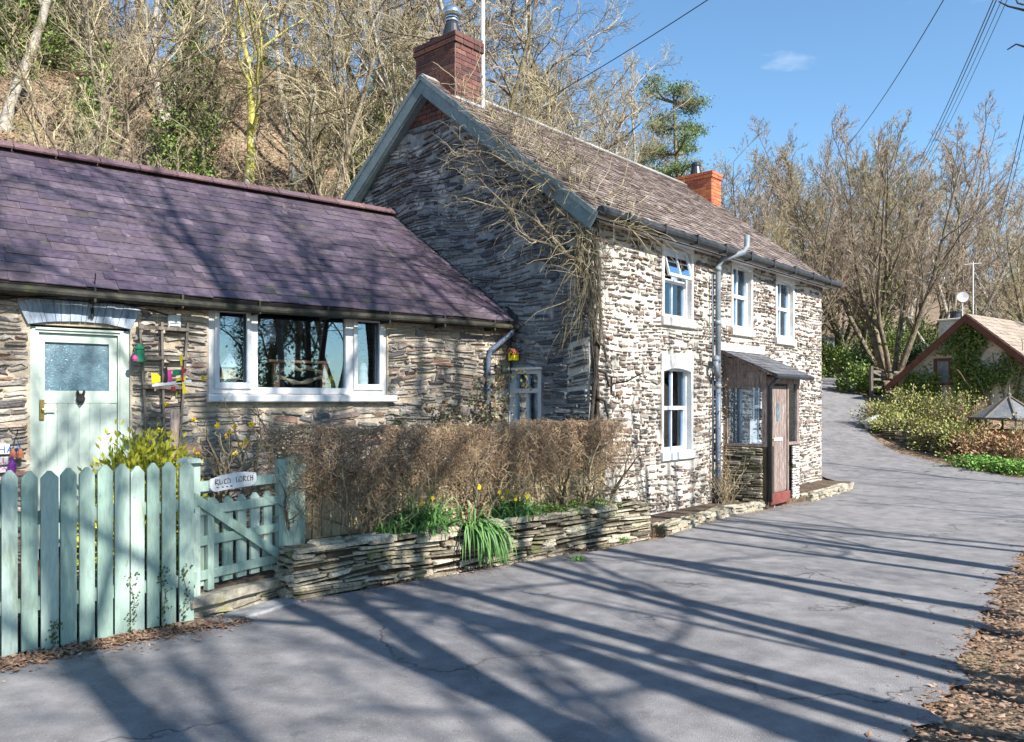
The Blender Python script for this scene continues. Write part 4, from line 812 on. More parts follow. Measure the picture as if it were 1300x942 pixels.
# ------------------------------------------------------------------ plants
def px2x(px_, Y): return (px_-650)/1000*Y
def unit(v): return v/(np.linalg.norm(v, axis=-1, keepdims=True)+1e-9)
def walk(P0, D0, L_, k, jit=.15, up=0., grav=0.):       # batches of wandering stems
    n = len(P0); P = np.zeros((n, k, 3)); P[:, 0] = P0; D = unit(D0.copy()); L_ = np.broadcast_to(L_, n)[:, None]
    for j in range(1, k):
        D = D+rng.normal(size=(n, 3))*jit; D[:, 2] += up-grav*j/k; D = unit(D); P[:, j] = P[:, j-1]+D*L_/(k-1)
    return P
def taper(n, k, r0, r1): return np.broadcast_to(np.linspace(0, 1, k), (n, k))*(np.broadcast_to(r1, n)-np.broadcast_to(r0, n))[:, None]+np.broadcast_to(r0, n)[:, None]
def children(P, Rr, c, t0, ang, lenf, k, jit, up, rf, r1=.3, minr=.003, tmax=1., lendecay=.5, grav=0.):
    n, K, _ = P.shape; L0 = np.linalg.norm(np.diff(P, axis=1), axis=2).sum(1)
    idx = np.repeat(np.arange(n), c); t = (np.tile(np.arange(c), n)+U(0, 1, n*c))/c*(tmax-t0)+t0
    x = t*(K-1); i = np.minimum(x.astype(int), K-2); f = (x-i)[:, None]
    p = P[idx, i]*(1-f)+P[idx, i+1]*f; T = unit(P[idx, i+1]-P[idx, i]); r = Rr[idx, i]*(1-f[:, 0])+Rr[idx, i+1]*f[:, 0]
    q = unit(np.cross(T, rng.normal(size=T.shape))); a = ang*U(.7, 1.3, len(idx))[:, None]
    D = T*np.cos(a)+q*np.sin(a)
    Lc = L0[idx]*lenf*(1-lendecay*t)*U(.65, 1.25, len(idx))
    C = walk(p, D, Lc, k, jit, up, grav); rr_ = np.maximum(r*rf, minr)
    return C, taper(len(idx), k, rr_, np.maximum(rr_*r1, minr*.6))

# hedge
ha = PW.p(.02, .4, -.34); hb = PW.p(PL-.33, .4, -.30)
root = thing('hedge', (ha+hb)/2, 'clipped leafless brown hedge growing above the stone planter', 'hedge')
hd = hb-ha; HLn = np.linalg.norm(hd); hd /= HLn; hn = a3((hd[1], -hd[0], 0))
def hp(u, z, n): return ha[None]+hd[None]*u[:, None]+a3((0, 0, 1))[None]*(z-.4)[:, None]+hn[None]*n[:, None]
m = MB(); n = 46; P0 = hp(U(.05, HLn, n), np.full(n, .36), rng.normal(size=n)*.05); D = np.tile(a3((0, 0, 1.)), (n, 1))+rng.normal(size=(n, 3))*.28
P = walk(P0, D, U(.75, 1.05, n), 10, .22, .06); Rr = taper(n, 10, U(.009, .022, n), .004); m.tubes(P, Rr, 5)
C, CR_ = children(P, Rr, 9, .15, .8, .55, 6, .35, .08, .5, minr=.003); m.tubes(C, CR_, 4)
C2, CR2 = children(C, CR_, 4, .3, .7, .5, 5, .35, .16, .6, minr=.002); m.tubes(C2, CR2, 3); m.build('stems', M['vine'], root)
m = MB()
def inside_profile(u): return 1.43+.03*np.sin(u*2.3)+.03*np.sin(u*7)+.02*np.sin(u*17)+np.where(u > HLn-.8, .035, 0)
def scatter(n, zlo, zpow, thick):
    u = U(-.10, HLn+.12, n); zt_ = inside_profile(u); z = zt_-(zt_-zlo)*U(0, 1, n)**zpow
    th = thick*(.75+.25*np.sin(u*5+z*4))*np.clip(1-(zt_-z)*.35, .4, 1); return u, z, U(-1, 1, n)*th
u, z, nn_ = scatter(9500, .84, 1.15, .23); P0 = hp(u, z, nn_); D = rng.normal(size=(len(u), 3)); D[:, 2] = np.abs(D[:, 2])*.6+.2
P = walk(P0, D, U(.06, .17, len(u)), 4, .35, .1); zc = (1.46+.03*np.sin(P[:, :, 0]*6)+.02*np.sin(P[:, :, 0]*19)); P[:, :, 2] = np.minimum(P[:, :, 2], zc+rng.normal(size=P.shape[:2])*.02); m.tubes(P, taper(len(u), 4, .0028, .0014), 3)
u, z, nn_ = scatter(1500, .5, 1.2, .20); P0 = hp(u, z, nn_); P = walk(P0, rng.normal(size=(len(u), 3)), U(.2, .45, len(u)), 7, .35, .0, .15); P[:, :, 2] = np.clip(P[:, :, 2], .42, 1.46); m.tubes(P, taper(len(u), 7, .0036, .0018), 3)
u, z, nn_ = scatter(5000, 1.0, 1.1, .24); m.leaves(hp(u, z, nn_), U(.006, .014, len(u)), 1.6)
m.build('twigs', M['hedge'], root)

# wisteria on the corner
root = thing('wisteria_vine', FA.p(.05, .1, .1), 'bare tangled wisteria climbing the house corner and spilling over the bargeboard', 'climbing plant')
m = MB()
for k in range(4):
    zz = np.linspace(.1, 4.1, 26); P = np.array([FA.p(.04+.045*math.sin(z*3.1+k*1.6)+.03*k-.03, z, .06+.03*math.cos(z*3.1+k*1.6)) for z in zz]); m.tubes(P, np.linspace(.032-.004*k, .018, 26), 7)
for (a, b) in (((.02, 2.45, .1), (.16, 2.2, .16)), ((.03, 2.1, .1), (.18, 1.88, .18)), ((.02, 1.75, .1), (.2, 1.45, .16))):
    m.tubes(np.array([FA.p(a[0], a[1], a[2]), FA.p((a[0]+b[0])/2, a[1]-.05, b[2]), FA.p(*b)]), np.array([.02, .02, .015]), 6)
m.build('trunk', M['bark_dark'], root, smooth=True)
def gpt(u, v, n): return GA.o[None]+GA.u[None]*u[:, None]+GA.v[None]*v[:, None]+GA.n[None]*n[:, None]
m = MB()
# main limbs fan up along the verge
n = 9; u = U(-.05, .35, n); v = U(3.3, 4.3, n); P0 = gpt(u, v, U(.05, .2, n)); D = np.tile(GA.u*.62+a3((0, 0, .62)), (n, 1))+rng.normal(size=(n, 3))*.22
P = walk(P0, D, U(1.2, 3.0, n), 16, .16, .0); Rr = taper(n, 16, U(.012, .022, n), .006); m.tubes(P, Rr, 5)
C, CRr = children(P, Rr, 10, .1, .9, .32, 9, .3, .04, .5, minr=.0045); C[:, :, 0:2] += (np.random.default_rng(1).normal(size=(len(C), 1, 2))*.03); m.tubes(C, CRr, 3)
C2, CR2 = children(C, CRr, 5, .1, .8, .7, 6, .35, .03, .6, minr=.003); m.tubes(C2, CR2, 3)
m.build('branches', M['vine'], root)
m = MB(); n = 130                                       # hanging strands on the gable and round the corner
s_ = U(0, 1, n)**1.7; u = -.15+s_*2.3; v = EAVE-.35+u*slp*.95-U(0, .7, n)*(1-s_*.3)+.1; P0 = gpt(u, v, U(.03, .32, n)); D = rng.normal(size=(n, 3))*.8; D += GA.n*.3
P = walk(P0, D, U(.3, .9, n), 9, .33, .0, .25); m.tubes(P, taper(n, 9, .005, .0022), 3)
n = 110; u = U(-.2, .12, n); v = U(2.9, 4.0, n); P = walk(gpt(u, v, U(.05, .2, n)), np.tile(a3((0, 0, -1.)), (n, 1))+rng.normal(size=(n, 3))*.3, U(.4, 1.3, n), 10, .16, 0, .25); m.tubes(P, taper(n, 10, .0055, .0025), 3)
m.build('hanging_strands', M['vine_y'], root)
m = MB(); n = 100; s_ = U(0, 1, n); P0 = np.array([RF.p(-.3+.9*b, .1+3.1*a, .08) for a, b in zip(s_, U(0, 1, n))]); D = rng.normal(size=(n, 3)); D[:, 2] = np.abs(D[:, 2])+.25
P = walk(P0, D, U(.3, 1.0, n), 8, .25, .02, .05); m.tubes(P, taper(n, 8, .006, .003), 3); C, CRr = children(P, taper(n, 8, .006, .003), 4, .2, .8, .5, 5, .25, .02, .7, minr=.003); m.tubes(C, CRr, 3)
n = 30; u = U(0, 1.0, n); P0 = np.array([FA.p(a, 3.95, .3) for a in u]); P = walk(P0, np.tile(FA.u*.7+FA.n*.4+a3((0, 0, .3)), (n, 1))+rng.normal(size=(n, 3))*.5, U(.3, .9, n), 8, .3, 0, .15); m.tubes(P, taper(n, 8, .0055, .003), 3)
m.build('roof_twigs', M['twig_y'], root)

# downpipe climber, small dry plant
root = thing('dry_climber', FA.p(pu, .1, .15), 'dry tangled stems growing at the foot of the soil pipe', 'climbing plant'); m = MB(); n = 38
P = walk(np.array([FA.p(pu+a, .08, .1+b) for a, b in zip(U(-.18, .22, n), U(0, .16, n))]), np.tile(a3((0, 0, 1.)), (n, 1))+rng.normal(size=(n, 3))*.25, U(.2, 1.0, n), 10, .12, .03); Rr = taper(n, 10, .006, .003); m.tubes(P, Rr, 4)
C, c2 = children(P, Rr, 5, .1, .8, .3, 4, .3, .0, .6, minr=.003); m.tubes(C, c2, 3); m.build('stems', M['vine'], root)
m = MB(); k = 260; m.leaves(np.array([FA.p(pu+a, b, .14+c) for a, b, c in zip(rng.normal(size=k)*.09, .15+U(0, 1, k)**2*1.9, U(0, .1, k))]), U(.015, .03, k), 1.4); m.build('leaves', M['leaf_rust'], root)

def climber(name, fr, u0, u1, v0, v1, label, leafm, ns=14, nl=900, ls=(.02, .045)):
    root = thing(name, fr.p((u0+u1)/2, .3, .1), label, 'climbing plant'); m = MB()
    P = walk(np.array([fr.p(a, .3, .06) for a in U(u0+.25*(u1-u0), u1-.25*(u1-u0), ns)]), np.tile(a3((0, 0, 1.)), (ns, 1))+np.outer(U(-.5, .5, ns), fr.u), U(.7, 1.05, ns)*(v1-.3), 12, .14, .02)
    Rr = taper(ns, 12, .010, .004); m.tubes(P, Rr, 5); C, c2 = children(P, Rr, 8, .3, .9, .3, 6, .3, .0, .5, minr=.003); m.tubes(C, c2, 3); m.build('stems', M['vine'], root)
    e = C[:, 2:].reshape(-1, 3); e = e[rng.integers(0, len(e), nl)]+rng.normal(size=(nl, 3))*.04; e = e[(e[:, 2] > v0)]
    m = MB(); m.leaves(e, U(*ls, len(e)), 1.5); m.build('leaves', leafm, root); return root
cu0, cu1 = CO.at(600, 500)[0], CO.at(512, 500)[0]
climber('wall_climber', CO, cu0, cu1, 1.2, 2.15, 'bronze leaved climber on the cottage wall right of the wide window', M['leaf_climb'], 14, 2200, ls=(.025, .05))

# yellow green shrub by the door
def bush(name, c, rx, ry, rz, n, leafm, label, cat='shrub', ls=(.03, .05), lng=2.4, stem=True, flat_=0., group=None, bare=0, shell=.55, twig='vine', cl=60):
    root = thing(name, c, label, cat, group); c = a3(c); cl_ = unit(rng.normal(size=(cl, 3))); cl_[:, 2] = np.abs(cl_[:, 2]); rad = U(shell, 1., cl)
    cen = c+cl_*rad[:, None]*a3((rx, ry, rz))+a3((0, 0, .05)); m = MB()
    P = []; k = 7
    for e in cen:
        s0 = c+a3((U(-.15, .15)*rx, U(-.15, .15)*ry, 0)); mid = (s0+e)/2+a3((U(-.1, .1)*rx, U(-.1, .1)*ry, .15*rz)); t = np.linspace(0, 1, k)[:, None]; P.append((1-t)**2*s0+2*t*(1-t)*mid+t*t*e)
    P = np.array(P); sc0 = max(rx, rz); Rr = taper(len(P), k, .018*sc0+.004, .004); m.tubes(P, Rr, 4); C, c2 = children(P, Rr, 8, .35, .7, .35, 4, .25, .05, .5, minr=.0025*(1+sc0)); m.tubes(C, c2, 3)
    if bare: C3, c3 = children(C, c2, bare, .1, .7, .8, 4, .3, .04, .6, minr=.002*(1+sc0)); m.tubes(C3, c3, 3)
    m.build('stems', M[twig], root)
    if n:
        ii = rng.integers(0, cl, n); g_ = rng.normal(size=(n, 3))*a3((rx, ry, rz))*.16; e = cen[ii]+g_; e[:, 2] = np.maximum(e[:, 2], c[2]+.01)
        dirs = unit(e-c)*.8; m = MB(); m.leaves(e, U(*ls, n), lng, dirs=dirs, flat=flat_); m.build('leaves', leafm, root)
    return root
sp = at(178, 600, 7.15); bush('rhododendron_shrub', (px2x(183, 7.1), 7.1, .22), .48, .34, .98, 11000, M['leaf_y'], 'rounded yellow green leafy shrub in front of the pale door', ls=(.026, .036), lng=2.2, cl=190, shell=.7)

# flowering twiggy shrub with yellow blooms
fx = at(292, 600, 7.5); root = thing('flowering_shrub', (fx[0], 7.5, .3), 'nearly bare twisted shrub with scattered yellow blooms below the wide window', 'shrub')
m = MB(); n = 9; P = walk(np.tile(a3((fx[0], 7.5, .3)), (n, 1))+rng.normal(size=(n, 3))*a3((.08, .05, 0)), np.tile(a3((0, 0, 1.)), (n, 1))+rng.normal(size=(n, 3))*a3((.45, .2, .1)), U(.9, 1.5, n), 12, .17, .03)
Rr = taper(n, 12, U(.014, .026, n), .008); m.tubes(P, Rr, 6); C, c2 = children(P, Rr, 8, .25, .7, .4, 8, .22, .06, .55, minr=.006); m.tubes(C, c2, 4); C3, c3 = children(C, c2, 4, .2, .6, .5, 5, .2, .04, .7, minr=.0025); m.tubes(C3, c3, 3); m.build('stems', M['vine'], root)
for (px_, py_) in ((258, 480), (276, 540), (292, 548), (298, 541), (312, 561), (319, 539), (299, 575), (253, 577), (246, 533), (288, 553), (306, 566), (211, 514)):
    c = at(px_, py_, 7.45+U(-.1, .1)); m = MB(); mm = rng.normal(size=(16, 3)); m.leaves(np.tile(c, (16, 1)), U(.018, .026, 16), 1.5, dirs=unit(mm)*1.2); o = m.build('flower', M['yellow'], root)
m = MB(); e = C3[:, -1]; e = e[rng.integers(0, len(e), 260)]; m.leaves(e, .012, 1.6); m.build('leaves', M['leaf_climb'], root)
# weathered post
pp = at(220, 590, 7.3); root = thing('wooden_post', (pp[0], 7.3, .2), 'rough pinkish bare wooden post carrying the toy windmill', 'post'); m = MB()
zs = np.linspace(.2, 1.62, 14); P = np.array([(pp[0]+.012*math.sin(z*5), 7.3+.01*math.cos(z*4), z) for z in zs]); rr_ = .042+.006*np.sin(zs*17)+.004*np.sin(zs*41); m.tubes(P, rr_, 9, True)
m.tube([(pp[0]-.02, 7.28, .55), (pp[0]-.09, 7.25, .60)], [.02, .012], 6); m.tube([(pp[0]+.02, 7.28, 1.15), (pp[0]+.08, 7.25, 1.17)], [.014, .008], 6); m.build('shaft', M['wood_post'], root)
# toy windmill
Wd = 7.28; root = thing('toy_windmill', (pp[0], Wd, 1.62), 'whirligig of painted board figures with yellow propeller on top of the bare post', 'whirligig')
def wp(px_, py_, dY=0): return at(px_, py_, Wd+dY)
def board(name, pl, mat_, t=.012, dY=0, par=None):
    m = MB(); P = [wp(x, y, dY) for x, y in pl]; k = len(P); Q = [p+a3((0, t, 0)) for p in P]
    m.add(P+Q, [tuple(range(k)), tuple(range(k, 2*k))[::-1]]+[(i, (i+1) % k, k+(i+1) % k, k+i) for i in range(k)]); return m.build(name, M[mat_], par if par is not None else root)
board('base_board', [(193, 487), (240, 482), (241, 486), (193, 491)], 'white', .05); board('tail', [(192, 474), (199, 474), (203, 478), (203, 485), (193, 488)], 'yellowpaint')
board('figure', [(219, 470), (224, 469), (230, 469), (230, 476), (219, 477)], 'greenpaint', .03); board('figure', [(213, 470), (216, 469), (217, 476), (218, 485), (214, 485), (213, 478)], 'pinkpaint', .02)
board('figure', [(207, 468), (211, 466), (212, 474), (212, 486), (207, 486), (209, 476)], 'iron', .02); board('nose_block', [(224, 480), (233, 478), (234, 485), (224, 486)], 'yellowpaint', .04)
board('propeller_blade', [(228, 451), (232, 450), (231, 466), (229.5, 466)], 'yellowpaint', .006, -.02); board('propeller_blade', [(231, 484), (233, 484), (237, 499), (232, 500)], 'yellowpaint', .006, -.02)
board('propeller_blade', [(230, 464), (232, 464), (233, 485), (231, 485)], 'redtoy', .006, -.022); m = MB(); m.tube([wp(234, 473, -.03), wp(236, 468, -.03)], .012, 6); m.tube([wp(220, 491), wp(220, 496)], .02, 6); m.build('hub', M['redtoy'], root)
# trellis
root = thing('trellis', CO.p(4.9, .4, .05), 'grey weathered wooden trellis panel standing against the wall beside the pale door', 'trellis')
tr = lambda x, y: (lambda q: CO.p(q[0], q[1], .07))(CO.at(x, y, .07))
for a, b in (((177, 409), (187, 570)), ((205, 409), (208, 570)), ((238, 410), (228, 560))): m = MB(); m.beam(tr(*a), tr(*b), .022, .034, cN); m.build('upright', M['wood_g'], root)
for a, b in (((175, 415), (240, 419)), ((178, 454), (237, 455)), ((181, 491), (233, 492)), ((184, 527), (230, 527))): m = MB(); m.beam(tr(*a)+cN*.02, tr(*b)+cN*.02, .022, .034, (0, 0, 1)); m.build('crossbar', M['wood_g'], root)
# green lantern on trellis
q = CO.at(177, 447, .14); c = CO.p(q[0], q[1], .14); root = thing('hanging_lantern', c-a3((0, 0, .1)), 'small green lantern hanging on the left upright of the trellis', 'lantern')
m = MB(); m.lathe(c, [(.055, -.1), (.06, -.085), (.05, -.08), (.042, .02), (.05, .03), (.03, .07), (.012, .085)], 10); m.build('body', M['greenpaint'], root); m = MB(); m.tube([c+a3((-.03, 0, .06)), c+a3((-.02, 0, .13)), c+a3((.02, 0, .13)), c+a3((.03, 0, .06))], .004, 5); m.build('handle', M['iron'], root)
m = MB(); m.lathe(c+cU*.05+cN*.03, [(.02, -.09), (.028, -.07), (.02, -.04), (.005, -.03)], 8); m.build('trinket', M['pinkpaint'], root)
# yellow bird house
q = CO.at(650, 450, .22) if False else GA.at(650, 450, .12); c = GA.p(q[0], q[1], .14)
root = thing('bird_house', c-a3((0, 0, .08)), 'small bright yellow bird house on the wall above the four pane window', 'bird house'); BFm = Fr(c, -gU, (0, 0, 1), gN)
m = MB(); m.prism(BFm, [(-.05, -.08), (.05, -.08), (.05, .02), (0, .06), (-.05, .02)], -.1, .0); m.build('box', M['yellowpaint'], root)
m = MB(); m.prism(BFm, [(-.065, .0), (-.06, .025), (0, .082), (.06, .025), (.065, .0), (0, .062)], -.12, .03); m.build('roof', M['terracotta'], root); m = MB(); m.lathe(BFm.p(0, .0, 0), [(.018, -.002), (.018, .003)], 12, gN); m.tube([BFm.p(0, -.035, 0), BFm.p(0, -.035, .03)], .004, 6); m.build('entrance', M['iron'], root)
m = MB(); m.tube([BFm.p(-.03, -.02, -.1), BFm.p(-.08, -.06, -.13), BFm.p(-.1, -.16, -.14)], .006, 5); m.build('bracket', M['iron'], root)

# painted signs by the door
su0 = CO.at(28, 580, .04)[0]
specs = [('white painted plank with blue letters stacked left of the door', 0, 563, 12, 577, 'HAT', M['blue']), ('white painted plank with red letters below the blue lettered plank', 0, 579, 12, 590, 'LL', M['redtoy']), ('slanting white plank with pink lettering at the fence top left', 0, 592, 18, 600, 'ON', M['pinkpaint'])]
def textobj(txt, size, fr_, mat_, parent, ext=.002):
    cu = bpy.data.curves.new('lettering', 'FONT'); cu.body = txt; cu.size = size; cu.extrude = ext
    o = bpy.data.objects.new('tmp', cu); COL.objects.link(o); bpy.context.view_layer.update(); dg = bpy.context.evaluated_depsgraph_get(); me = bpy.data.meshes.new_from_object(o.evaluated_get(dg)); COL.objects.unlink(o); bpy.data.objects.remove(o)
    M4 = Matrix([list(fr_.u)+[0], list(fr_.v)+[0], list(fr_.n)+[0], [0, 0, 0, 1]]).transposed(); M4.translation = Vector(fr_.o-ORG[parent.name]); me.transform(M4); me.materials.clear(); me.materials.append(mat_)
    o = bpy.data.objects.new('lettering', me); COL.objects.link(o); o.parent = parent; ORG[o.name] = ORG[parent.name]; return o
for lab, x0, y0, x1, y1, txt, mm in specs:
    q = rect(CO, x0-14, y0, x1, y1, .06); s_ = thing('painted_sign', CO.p((q[0]+q[1])/2, q[2], .05), lab, 'sign', 'painted planks left of the door'); m = MB(); m.bbox(CO, q[0], q[1], q[2], q[3]-.008, .045, .06, .003); m.build('plank', M['white'], s_)
    textobj(txt, (q[3]-q[2])*.95, Fr(CO.p(CO.at(1, 560, .06)[0]+.03, q[2]+.012, .062), -cU, (0, 0, 1), cN), mm, s_)
q = CO.at(20, 580, .12); c = CO.p(q[0], q[1]-.01, .12); root = thing('hanging_bells', c, 'rust red bell shaped ornament hanging on a cord beside the door', 'ornament')
m = MB(); m.lathe(c+cU*.025, [(.028, 0), (.026, .04), (.012, .08), (.003, .085)], 10); m.lathe(c-cU*.035, [(.028, 0), (.026, .04), (.012, .08), (.003, .085)], 10); m.build('bell', M['terracotta'], root); m = MB(); m.tube([c+cU*.025+a3((0, 0, .08)), c+a3((0, 0, .2)), c-cU*.035+a3((0, 0, .08))], .004, 5); m.tube([c+a3((0, 0, .2)), c+a3((.02, 0, .26))], .005, 5); m.build('cord', M['iron'], root)
q = CO.at(15, 592, .14); c = CO.p(q[0], q[1]-.06, .14); m = MB(); m.lathe(c, [(.03, 0), (.034, .02), (.034, .08), (.012, .12), (.012, .15)], 12); o = m.build('glass_bottle', M['purple']); tag(o, 'dark blue purple bottle standing by the door behind the fence', 'bottle')
m = MB(); m.bbox(CO.sub(CO.at(30, 600, .05)[0], 0, 0), 0, .6, .2, 1.02, .03, .10, .01) if False else None

# things on the inner sill / behind the big window
root = thing('carved_bench', CO.p(2.7, .3, -.9), 'oak bench back with wavy branch rails seen through the wide window', 'bench')
BN = -.19; q0 = CO.at(348, 480, BN); q1 = CO.at(411, 480, BN); zb0 = CO.at(380, 492, BN)[1]; zt0 = CO.at(380, 462, BN)[1]
for (x, nm) in ((350, 0), (411, 1)): u = CO.at(x, 480, BN)[0]; m = MB(); m.bbox(CO, u-.036, u+.036, .3, zt0, BN-.03, BN+.03, .004); m.build('post', M['bench'], root)
m = MB(); u_a = CO.at(414, 458, BN)[0]; u_b = CO.at(343, 458, BN)[0]; m.bbox(CO, u_a-.03, u_b+.03, zt0+.01, zt0+.04, BN-.04, BN+.04, .004); m.build('top_rail', M['bench'], root)
for zc, ph, nm in ((zb0+.09, 1, 0), (zb0+.22, -1, 1)):
    m = MB(); t = np.linspace(0, 1, 22); P = np.array([CO.p(q0[0]+(q1[0]-q0[0])*x, zc+ph*.035*math.cos(2*math.pi*x*1.)+(.0 if nm == 0 else -.05*math.exp(-((x-.5)/.1)**2)), BN) for x in t]); m.tubes(P, .024+.008*np.sin(t*21), 8); m.build('branch_rail', M['branchwood'], root)
m = MB(); m.bbox(CO, q1[0]-.05, q0[0]+.05, .7, .75, BN-.5, BN+.0, .004); m.build('seat', M['bench'], root)
ZS = v_s = wr[2]-.015
def sill_thing(name, px_, n_, label, cat, bits):
    u = CO.at(px_, 480, n_)[0]; c = CO.p(u, ZS, n_); r_ = thing(name, c, label, cat)
    for nm, prof, mt in bits: m = MB(); m.lathe(c, prof, 14); m.build(nm, M[mt], r_)
    return r_, c
r_, c = sill_thing('flower_pot', 419, -.2, 'aqua pot of yellow daffodils on the window sill beside the bench', 'flower pot', [('pot', [(.035, 0), (.045, .08), (.04, .085)], 'aqua')])
m = MB(); k = 60; m.leaves(np.tile(c+a3((0, 0, .08)), (k, 1))+rng.normal(size=(k, 3))*.015, .02, 5, dirs=np.tile(a3((0, 0, 1.)), (k, 1))); m.build('leaves', M['leaf_g'], r_); m = MB(); k = 60; m.leaves(np.tile(c+a3((0, 0, .19)), (k, 1))+rng.normal(size=(k, 3))*.025, .02, 1.5); m.build('flowers', M['yellow'], r_)
r_, c = sill_thing('figurine', 461, -.22, 'pale ceramic bird figurine inside the right hand window light', 'figurine', [('body', [(.04, .04), (.06, .1), (.062, .2), (.045, .28), (.05, .33), (.035, .39), (.01, .41)], 'pewter'), ('base', [(.06, 0), (.05, .04), (.03, .05)], 'bench')])
r_, c = sill_thing('wicker_basket', 287, -.22, 'green wire basket on the sill inside the left window light', 'basket', [('basket', [(.09, 0), (.1, .16), (.095, .165)], 'greenpaint')])
m = MB()
for i in range(14):
    for s in (1, -1): m.tube([c+a3((.105*math.cos(2*math.pi*(i+s*t*3)/14), .105*math.sin(2*math.pi*(i+s*t*3)/14), .165*t)) for t in np.linspace(0, 1, 6)], .003, 4)
m.build('mesh', M['white'], r_)
r2 = thing('model_cottage', c+a3((0, 0, .17)), 'model bird house with snowy shingled roof standing on the green basket', 'bird house'); f = Fr(c+a3((0, 0, .17)), -cU, (0, 0, 1), cN)
m = MB(); m.bbox(f, -.12, .12, 0, .02, -.08, .08, .004); m.bbox(f, -.07, .09, .02, .13, -.06, .06, .004); m.build('house_box', M['branchwood'], r2); m = MB(); m.bbox(f, -.13, .13, .132, .15, -.09, .09, .004); m.prism(f, [(-.08, .15), (.1, .15), (.06, .24), (.02, .29), (-.02, .24)], -.06, .06); m.build('roof', M['pewter'], r2)
u = CO.at(343, 425, -.25)[0]; c = CO.p(u, CO.at(343, 412, -.25)[1], -.25); r_ = thing('hanging_ornament', c, 'white ghost shaped ornament hanging inside the wide middle window', 'ornament'); m = MB(); m.lathe(c, [(.01, .0), (.05, -.03), (.065, -.09), (.06, -.16), (.065, -.2), (.03, -.21)], 14); m.build('body', M['pewter'], r_)
m = MB(); m.tube([c, c+a3((0, 0, .12))], .002, 4); m.build('string', M['iron'], r_)
# furniture board on sill left
# hedge wisps, daffodils
def clump(name, c, n, h, sp, label, mt='blade', lean=0., flowers=0, drape=None, w_=.008, gv=.55):
    root = thing(name, c, label, 'plant'); m = MB(); P0 = a3(c)+rng.normal(size=(n, 3))*a3((sp, sp, 0)); D = np.tile(a3((0, 0, 1.)), (n, 1))+rng.normal(size=(n, 3))*a3((.42, .42, 0)); 
    if drape is not None: D += drape
    P = walk(P0, D, U(.6, 1.1, n)*h, 7, .05, 0, gv); P[:, :, 2] = np.maximum(P[:, :, 2], .02)
    T = unit(np.gradient(P, axis=1)); S_ = unit(np.cross(T, a3((0, 0, 1))+rng.normal(size=(n, 1, 3))*.4)); ww = np.array([1, 1, 1, .9, .8, .6, .1])[None, :, None]*w_
    V = np.stack([P-S_*ww, P+S_*ww], 2).reshape(-1, 3); i = np.arange(n)[:, None]*14+np.arange(6)[None, :]*2; F = np.stack([i, i+1, i+3, i+2], -1).reshape(-1, 4); m.add(V, F); m.build('leaves', M[mt], root)
    for _ in range(flowers):
        e = a3(c)+a3((U(-sp*2, sp*2), U(-sp*2, sp*2), h*U(.6, .95))); m = MB(); m.tube([a3(c), (a3(c)+e)/2+a3((0, 0, .05)), e], .0035, 5); m.build('flower_stem', M['blade'], root)
        m = MB(); dd = unit(a3((.3, -1, -.1))+rng.normal(size=3)*.2); m.lathe(e, [(.012, 0), (.014, .02), (.02, .03)], 8, dd); k = 6; m.leaves(np.tile(e, (k, 1)), .025, 1.4); m.build('flower', M['yellow'], root)
    return root
c = PW.p(1.48, .40, -.17); clump('daffodil_clump', c, 420, .42, .10, 'large clump of long green leaves spilling over the planter wall', flowers=2, drape=None)
c = PW.p(1.95, .43, .0); clump('daffodil_clump', c, 330, .58, .05, 'long green leaves hanging down the planter wall towards the lane', drape=pn*.9+pd_*.2-a3((0, 0, .55)), flowers=1, gv=1.3)
c = PW.p(2.72, .40, -.18); clump('daffodil_clump', c, 300, .36, .10, 'upright green daffodil clump with yellow flowers near the planter middle', flowers=6)
c = PW.p(1.08, .40, -.15); clump('grass_tuft', c, 90, .22, .06, 'thin green tuft left of the largest leaf clump')
def lowplant(name, c, rx, ry, h, n, label, mt='leaf_g', ls=(.02, .035)):
    root = thing(name, c, label, 'plant'); m = MB(); e = a3(c)+rng.normal(size=(n, 3))*a3((rx, ry, 0))+np.stack([0*U(0, 1, n), 0*U(0, 1, n), U(0, 1, n)*h], 1); m.leaves(e, U(*ls, n), 1.6, flat=.5); m.build('leaves', M[mt], root)
    m = MB(); k = 40; m.tubes(walk(a3(c)+rng.normal(size=(k, 3))*a3((rx, ry, 0))*.7, np.tile(a3((0, 0, 1.)), (k, 1)), h, 4, .3), taper(k, 4, .003, .002), 3); m.build('stems', M['blade'], root); return root
lowplant('ground_cover_plant', PW.p(3.25, .40, -.2), .16, .10, .12, 900, 'dark green leafy plant mounded on the planter right of the daffodils', 'leaf_g', (.014, .026))
lowplant('ground_cover_plant', PW.p(3.85, .40, -.22), .18, .10, .13, 900, 'bright green leafy plant at the far end of the planter', 'grassm', (.014, .026))
for i, (px_, py_, Y_, lab) in enumerate(((735, 713, 8.4, 'tiny green weed at the planter foot below the middle of the wall'), (147, 0, 0, ''), (790, 682, 9.5, 'small weed at the planter foot near its far end'))):
    if lab: c = at(px_, py_-4, Y_); lowplant('weed', (c[0], Y_-.05, .005), .05, .03, .06, 60, lab, 'grassm', (.01, .02))
